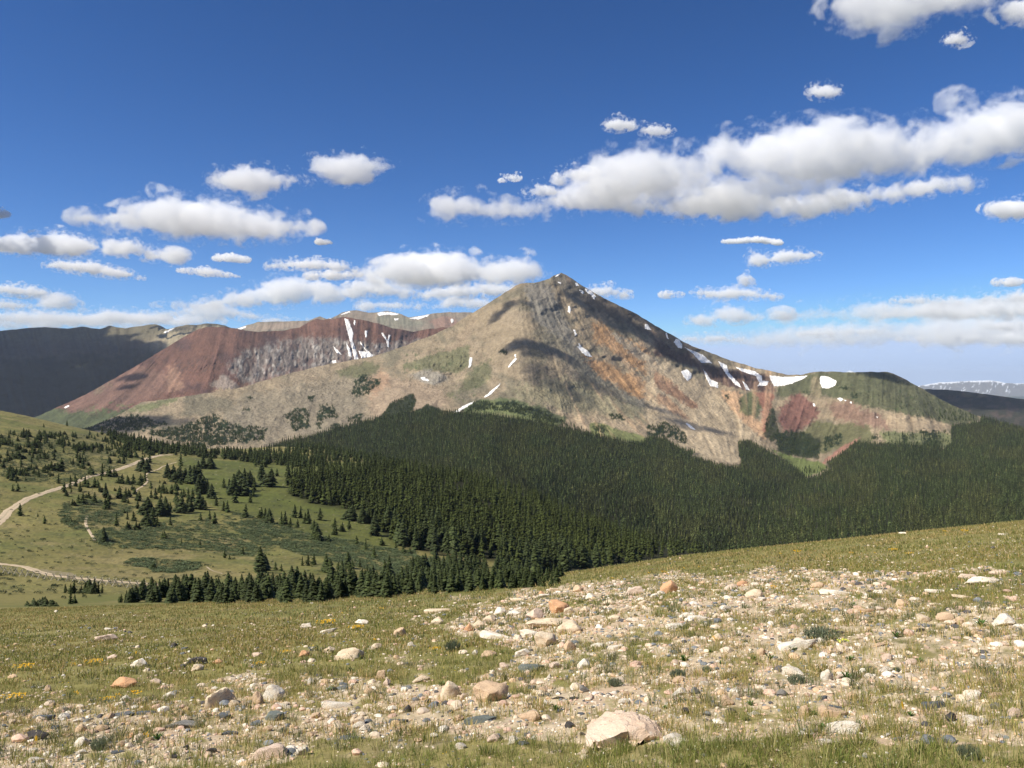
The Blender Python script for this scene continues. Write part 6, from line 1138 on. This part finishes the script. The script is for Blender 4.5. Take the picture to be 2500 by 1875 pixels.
# tiny pale and yellow blossoms in the turf
parts = []
def speck(c, h=.05): v, f = ico1; return v * [1, 1, .6] + [0, 0, 0], f, np.zeros((12, 3)) + c
for (d0, d1, rho, s_) in ((3.2, 8, 9, .005), (8, 16, 5, .008), (16, 36, 1.6, .014)):
    n_ = int(area(d0, d1) * rho); x, d, z, px, py = field(n_, d0, d1); keep = (rng.random(n_) < (1 - .8 * stony(px, py))) & (fbm(x * .5, d * .5, 3, 990) > -.05); x, d, z = x[keep], d[keep], z[keep]; n_ = len(x); ye = rng.random(n_) < .3
    tn = np.where(ye[:, None], [[.75, .55, .04]], [[.72, .72, .60]]); parts.append(merged('g', np.stack([x, d, z + rng.uniform(.03, .09, n_), np.full(n_, s_), np.full(n_, s_), x * 0], 1), *speck(1.0), None, .1, tn))
V_, F_, C_ = join(parts); o = mesh_np('wildflowers', V_, F_, M_petal, C_, False); tag(o, 'tiny pale and yellow blossoms dotted through the turf', 'flowers', kind='stuff')
# leafy herbs, flower clumps, bushes
def herb(seed, n_=26, h=1.0):
    g = np.random.default_rng(seed); V, Fc, Cc = [], [], []
    for i in range(n_):
        a = g.uniform(0, 6.28); el = g.uniform(.25, 1.35); L_ = h * g.uniform(.6, 1.05); w_ = L_ * g.uniform(.13, .22); ca, sa = math.cos(a), math.sin(a); n = len(V); pts = [(0, 0), (.35, .30), (.7, .62), (1, .80)]
        for (u, q), ww in zip(pts, (.3, 1, .85, 0.05)): V += [(ca * u * L_ * math.cos(el) - sa * w_ * ww / 2, sa * u * L_ * math.cos(el) + ca * w_ * ww / 2, q * L_ * math.sin(el) * 1.1), (ca * u * L_ * math.cos(el) + sa * w_ * ww / 2, sa * u * L_ * math.cos(el) - ca * w_ * ww / 2, q * L_ * math.sin(el) * 1.1)]
        for k in range(3): Fc += [(n + 2 * k, n + 2 * k + 1, n + 2 * k + 3, n + 2 * k + 2)]
        c = np.array([.065, .125, .022]) * g.uniform(.75, 1.4); Cc += [c] * 8
    return to_mesh('leaves', np.array(V), np.array(Fc), np.array(Cc), M_leaf)
HB = [herb(k) for k in range(4)]
def place_at(f_, x, y): px, py = f_(x, y); return px, py, hit(px, py)
k = 0
for x, y, w_, lab in [(1450, 692, 90, 'bright green rosette right of the grey green bush'), (170, 832, 80, 'green rosette at the left of the right-hand gravel'), (395, 852, 60, 'small green rosette between two grey tufts'), (590, 826, 70, 'green leafy plant by the tan stone'), (690, 822, 90, 'green leafy plant at the left end of the long white slab'), (820, 772, 80, 'green leaves growing against the long white slab'), (1150, 942, 120, 'largest green leafy plant in the right foreground'),
                    (1580, 842, 90, 'green leafy plant in the middle of the right gravel'), (1890, 790, 66, 'low dark green cushion at right'), (1185, 498, 60, 'dark green leafy tuft among the far stones'), (1950, 625, 120, 'wide green plant left of the large white boulder'), (1170, 832, 90, 'green leafy plant below the pale yellow blossoms'), (1000, 1252, 120, 'green leafy plant beside the white speckled boulder'), (1530, 1168, 80, 'green leaves beside the yellow flower at lower right'),
                    (945, 1165, 80, 'green plant above the tan slab'), (550, 1195, 70, 'small green tuft in the pink gravel'), (570, 1102, 80, 'green tuft right of the tan stones'), (60, 1122, 60, 'green tuft at the left of the lower gravel'), (330, 780, 50, 'small green plant under the yellow flower')]:
    px, py, p = place_at(z8, x, y)
    if p is None: continue
    s_ = w_ / 2.458 * p[1] / F * .55; r = bpy.data.objects.new('herb', HB[k % 4]); COL.objects.link(r); r.location = p; r.scale = (s_, s_, s_ * .85); r.rotation_euler = (0, 0, k * 1.7); tag(r, lab, 'plant', 'green leafy herbs among the stones'); k += 1
for x, y, w_, lab in [(1975, 770, 70, 'green leafy plant between the dark slates at left'), (2110, 660, 80, 'bright green leaves on the turf bank at left'), (950, 1060, 110, 'dark green plant left of the longest grey slab')]:
    px, py, p = place_at(z6, x, y); s_ = w_ / 2.458 * p[1] / F * .55; r = bpy.data.objects.new('herb', HB[k % 4]); COL.objects.link(r); r.location = p; r.scale = (s_, s_, s_); tag(r, lab, 'plant', 'green leafy herbs among the stones'); k += 1
for x, y, w_, lab in [(1370, 880, 90, 'fresh green plant below the tan boulders'), (690, 735, 80, 'green plant beside the tall tilted cream boulder'), (1375, 480, 60, 'green leaves in front of the cracked cream boulder'), (1050, 540, 50, 'small green plant left of the white stones'), (2140, 585, 90, 'green leafy plant at the right of the middle slope'), (1270, 385, 70, 'dark green leaves in the middle of the pile')]:
    px, py, p = place_at(z7, x, y); s_ = w_ / 2.458 * p[1] / F * .55; r = bpy.data.objects.new('herb', HB[k % 4]); COL.objects.link(r); r.location = p; r.scale = (s_, s_, s_ * .8); tag(r, lab, 'plant', 'green leafy herbs among the stones'); k += 1
def bush(seed, n_=260):
    g = np.random.default_rng(seed); V, Fc, Cc = [], [], []
    for i in range(n_):
        a = g.uniform(0, 6.28); r = math.sqrt(g.random()) * .95; bx, by = r * math.cos(a) * .7, r * math.sin(a) * .7; top = .75 * math.sqrt(max(0, 1 - r * r * .8)) * g.uniform(.75, 1.15); la = a + g.uniform(-.5, .5); ex, ey = bx + math.cos(la) * .3 * r, by + math.sin(la) * .3 * r
        for q in range(5):
            f0, n = q / 5, len(V); x0, y0, z0 = bx + (ex - bx) * f0, by + (ey - by) * f0, top * f0; an = g.uniform(0, 6.28); l_ = g.uniform(.10, .22); w_ = .020
            V += [(x0 - w_ * math.sin(an), y0 + w_ * math.cos(an), z0), (x0 + w_ * math.sin(an), y0 - w_ * math.cos(an), z0), (x0 + math.cos(an) * l_ * .45, y0 + math.sin(an) * l_ * .45, z0 + l_ * 1.3)]; Fc += [(n, n + 1, n + 2)]; Cc += [np.array([.15, .175, .105]) * g.uniform(.6, 1.4)] * 3
    return to_mesh('leaves', np.array(V), np.array(Fc), np.array(Cc), M_leaf)
BS = [bush(1), bush(2)]
for f_, x, y, w_, h_, lab in [(z8, 1000, 705, 245, 105, 'wide grey green bush behind the long white slab'), (z7, 750, 527, 120, 92, 'round dark green bush alone at the middle left'), (z6, 590, 1120, 130, 90, 'grey green bush among the stones at lower left'), (z8, 140, 940, 120, 80, 'dark grey green bush at the left of the right gravel'), (z8, 850, 970, 150, 70, 'grey green bush in front of the white stones'), (z6, 1705, 1030, 90, 60, 'small grey bush left of the pinkish stone'),
                          (z7, 1730, 740, 110, 70, 'wiry grey bush right of the gravel middle'), (z7, 2100, 690, 120, 70, 'wiry grey bush near the right of the middle slope'), (z8, 1880, 1420, 190, 120, 'dark green bush at the bottom edge at right'), (z8, 310, 900, 80, 50, 'small blue green bush in the right gravel'), (z8, 1450, 900, 60, 40, 'tiny grey bush beside a white stone')]:
    px, py, p = place_at(f_, x, y)
    if p is None: continue
    s_ = w_ / 2.458 * p[1] / F * .5; r = bpy.data.objects.new('bush', BS[k % 2]); COL.objects.link(r); r.location = p; r.scale = (s_, s_ * .8, h_ / 2.458 * p[1] / F * .95); r.rotation_euler = (0, 0, k); tag(r, lab, 'bush'); k += 1
def flower_parts(nh, hr, seed, col, disc=True):
    g = np.random.default_rng(seed); V, Fc, Cc = [], [], []; S, Sf, Sc = [], [], []
    for i in range(nh):
        a = g.uniform(0, 6.28); r = math.sqrt(g.random()); x, y, z = r * math.cos(a), r * math.sin(a) * .6, g.uniform(.45, 1.0); tilt = g.uniform(.3, 1.0); ta = g.uniform(-2.4, -.8)
        nrm = Vector((math.cos(ta) * math.sin(tilt), math.sin(ta) * math.sin(tilt), math.cos(tilt))); q = nrm.to_track_quat('Z', 'Y'); n = len(V); NP = 10
        V.append(tuple(Vector((x, y, z)) + q @ Vector((0, 0, hr * .12)))); Cc.append((.50, .24, .02) if disc else col)
        for j in range(NP * 2):
            rr = hr * (1.0 if j % 2 == 0 else .62); b_ = 6.2832 * j / (NP * 2); V.append(tuple(Vector((x, y, z)) + q @ Vector((rr * math.cos(b_), rr * math.sin(b_), 0)))); Cc.append(col)
        for j in range(NP * 2): Fc.append((n, n + 1 + j, n + 1 + (j + 1) % (NP * 2)))
        m = len(S); S += [(x * .5 - .015, y * .5, 0), (x * .5 + .015, y * .5, 0), (x, y, z)]; Sf.append((m, m + 1, m + 2)); Sc += [(.10, .14, .04)] * 3
    return to_mesh('blossom', np.array(V), np.array(Fc), np.array(Cc), M_petal), to_mesh('stem', np.array(S), np.array(Sf), np.array(Sc), M_leaf)
YL = (.82, .50, .015); PY_ = (.72, .76, .14)
FP = {n: flower_parts(m_, q_, 30 + n, YL) for n, m_, q_ in ((1, 1, .55), (4, 5, .24), (8, 13, .2), (14, 32, .09))}; FPP = {n: flower_parts(n, .17, 60 + n, PY_, False) for n in (1, 10)}
for f_, x, y, w_, n, lib, lab in [(z8, 710, 400, 45, 8, 0, 'bright yellow flower clump standing above the far stones'), (z8, 1420, 180, 70, 14, 0, 'wide yellow flower clump below the skyline at right'), (z8, 1520, 200, 60, 14, 0, 'yellow flower clump right of the wide clump'), (z8, 1178, 192, 36, 8, 0, 'yellow flower clump left of the wide clump'), (z8, 1308, 192, 26, 4, 0, 'small yellow flower pair left of the wide clump'), (z8, 1740, 60, 34, 8, 0, 'yellow flowers on the skyline at right'), (z8, 1855, 60, 50, 8, 0, 'row of yellow flowers near the skyline at far right'),
        (z8, 1733, 78, 20, 4, 0, 'small yellow flowers just under the skyline clump'), (z8, 740, 198, 36, 4, 0, 'faint yellow flowers in the far turf'), (z8, 850, 184, 50, 8, 0, 'scattered yellow flowers above the grey bush in the turf'), (z8, 60, 318, 40, 4, 0, 'yellow flowers left of the tan wedge boulder'), (z8, 165, 284, 24, 4, 0, 'small yellow flowers in the far left turf'), (z8, 260, 280, 16, 1, 0, 'single yellow flower in the far turf'),
        (z8, 1130, 735, 100, 10, 1, 'cluster of pale yellow blossoms beside the grey green bush'), (z8, 932, 760, 18, 1, 1, 'single pale yellow blossom before the white slab, left one'), (z8, 966, 756, 18, 1, 1, 'single pale yellow blossom before the white slab, right one'), (z8, 340, 718, 34, 4, 0, 'yellow orange flowers left of the white slab'), (z8, 1480, 1166, 30, 1, 0, 'large single yellow flower at the lower right'), (z8, 1230, 575, 18, 1, 0, 'single yellow flower above the grey green bush'),
        (z8, 1162, 505, 16, 1, 0, 'single orange yellow flower beside the dark leafy tuft'), (z8, 168, 562, 18, 1, 0, 'single yellow flower near the orange block'), (z7, 640, 530, 75, 14, 0, 'yellow flower mat left of the round bush'), (z7, 165, 408, 105, 14, 0, 'long yellow flower mat left of the upright tan boulder'), (z7, 330, 280, 40, 8, 0, 'yellow flower clump at the upper left of the slope'), (z7, 270, 475, 40, 4, 0, 'yellow flowers below the upright tan boulder'), (z7, 82, 308, 20, 4, 0, 'small yellow flowers left of the upper clump'),
        (z7, 1057, 908, 14, 1, 0, 'tiny yellow flower above the long grey-green slab'), (z7, 1915, 350, 18, 1, 0, 'single yellow flower in the gravel right of the pile'), (z7, 2135, 312, 20, 4, 0, 'small yellow flowers beside a white stone'), (z7, 875, 156, 20, 4, 0, 'yellow flowers on the left skyline'), (z7, 1580, 105, 20, 4, 0, 'yellow flowers on the middle skyline'), (z7, 1700, 98, 30, 4, 0, 'yellow flowers right of the middle skyline flowers'), (z7, 2020, 60, 40, 8, 0, 'yellow flowers above the tan wedge'), (z7, 1920, 68, 24, 4, 0, 'small yellow flowers left of those above the tan wedge'),
        (z6, 440, 622, 24, 4, 0, 'small yellow flowers in the left meadow'), (z6, 820, 798, 60, 8, 0, 'yellow flowers right of the rusty orange boulder'), (z6, 870, 1064, 40, 4, 0, 'yellow flowers above the lower left slates'), (z6, 640, 838, 110, 14, 0, 'wide scatter of yellow flowers below the rusty orange boulder'), (z6, 450, 800, 40, 4, 0, 'yellow flowers left of the rusty orange boulder'), (z6, 1710, 550, 75, 14, 0, 'yellow flower mat left of the ridged cream boulder'), (z6, 1550, 618, 80, 14, 0, 'yellow flower mat above the squarish white boulder'),
        (z6, 700, 818, 50, 4, 0, 'few yellow flowers under the rusty orange boulder'), (z6, 215, 1104, 26, 1, 0, 'single yellow flower at the lower left'), (z6, 815, 558, 20, 1, 0, 'single orange flower behind the rough white boulder'), (z6, 140, 650, 140, 14, 0, 'wide yellow flower mat at the left edge'), (z6, 560, 615, 120, 14, 0, 'scattered yellow flowers left of the rough white boulder'), (z6, 80, 835, 160, 14, 0, 'yellow flower mat at the far left below the pale slab'), (z6, 1950, 385, 130, 14, 0, 'yellow flower mat between two white stones')]:
    px, py, p = place_at(f_, x, y)
    if p is None: continue
    s_ = w_ / 2.458 * p[1] / F * .5; r = bpy.data.objects.new('flower_clump', None); COL.objects.link(r); r.location = p; hh = max(s_ * .75, .09) if n > 1 else .10; r.scale = (s_, s_, min(hh, .28)); tag(r, lab, 'flowers')
    if n > 1: r.scale = (s_, max(s_ * .6, .06), min(max(s_ * .7, .08), .22))
    for nm, me in zip(('blossom', 'stem'), (FPP if lib else FP)[n]):
        c = bpy.data.objects.new(nm, me); COL.objects.link(c); c.parent = r
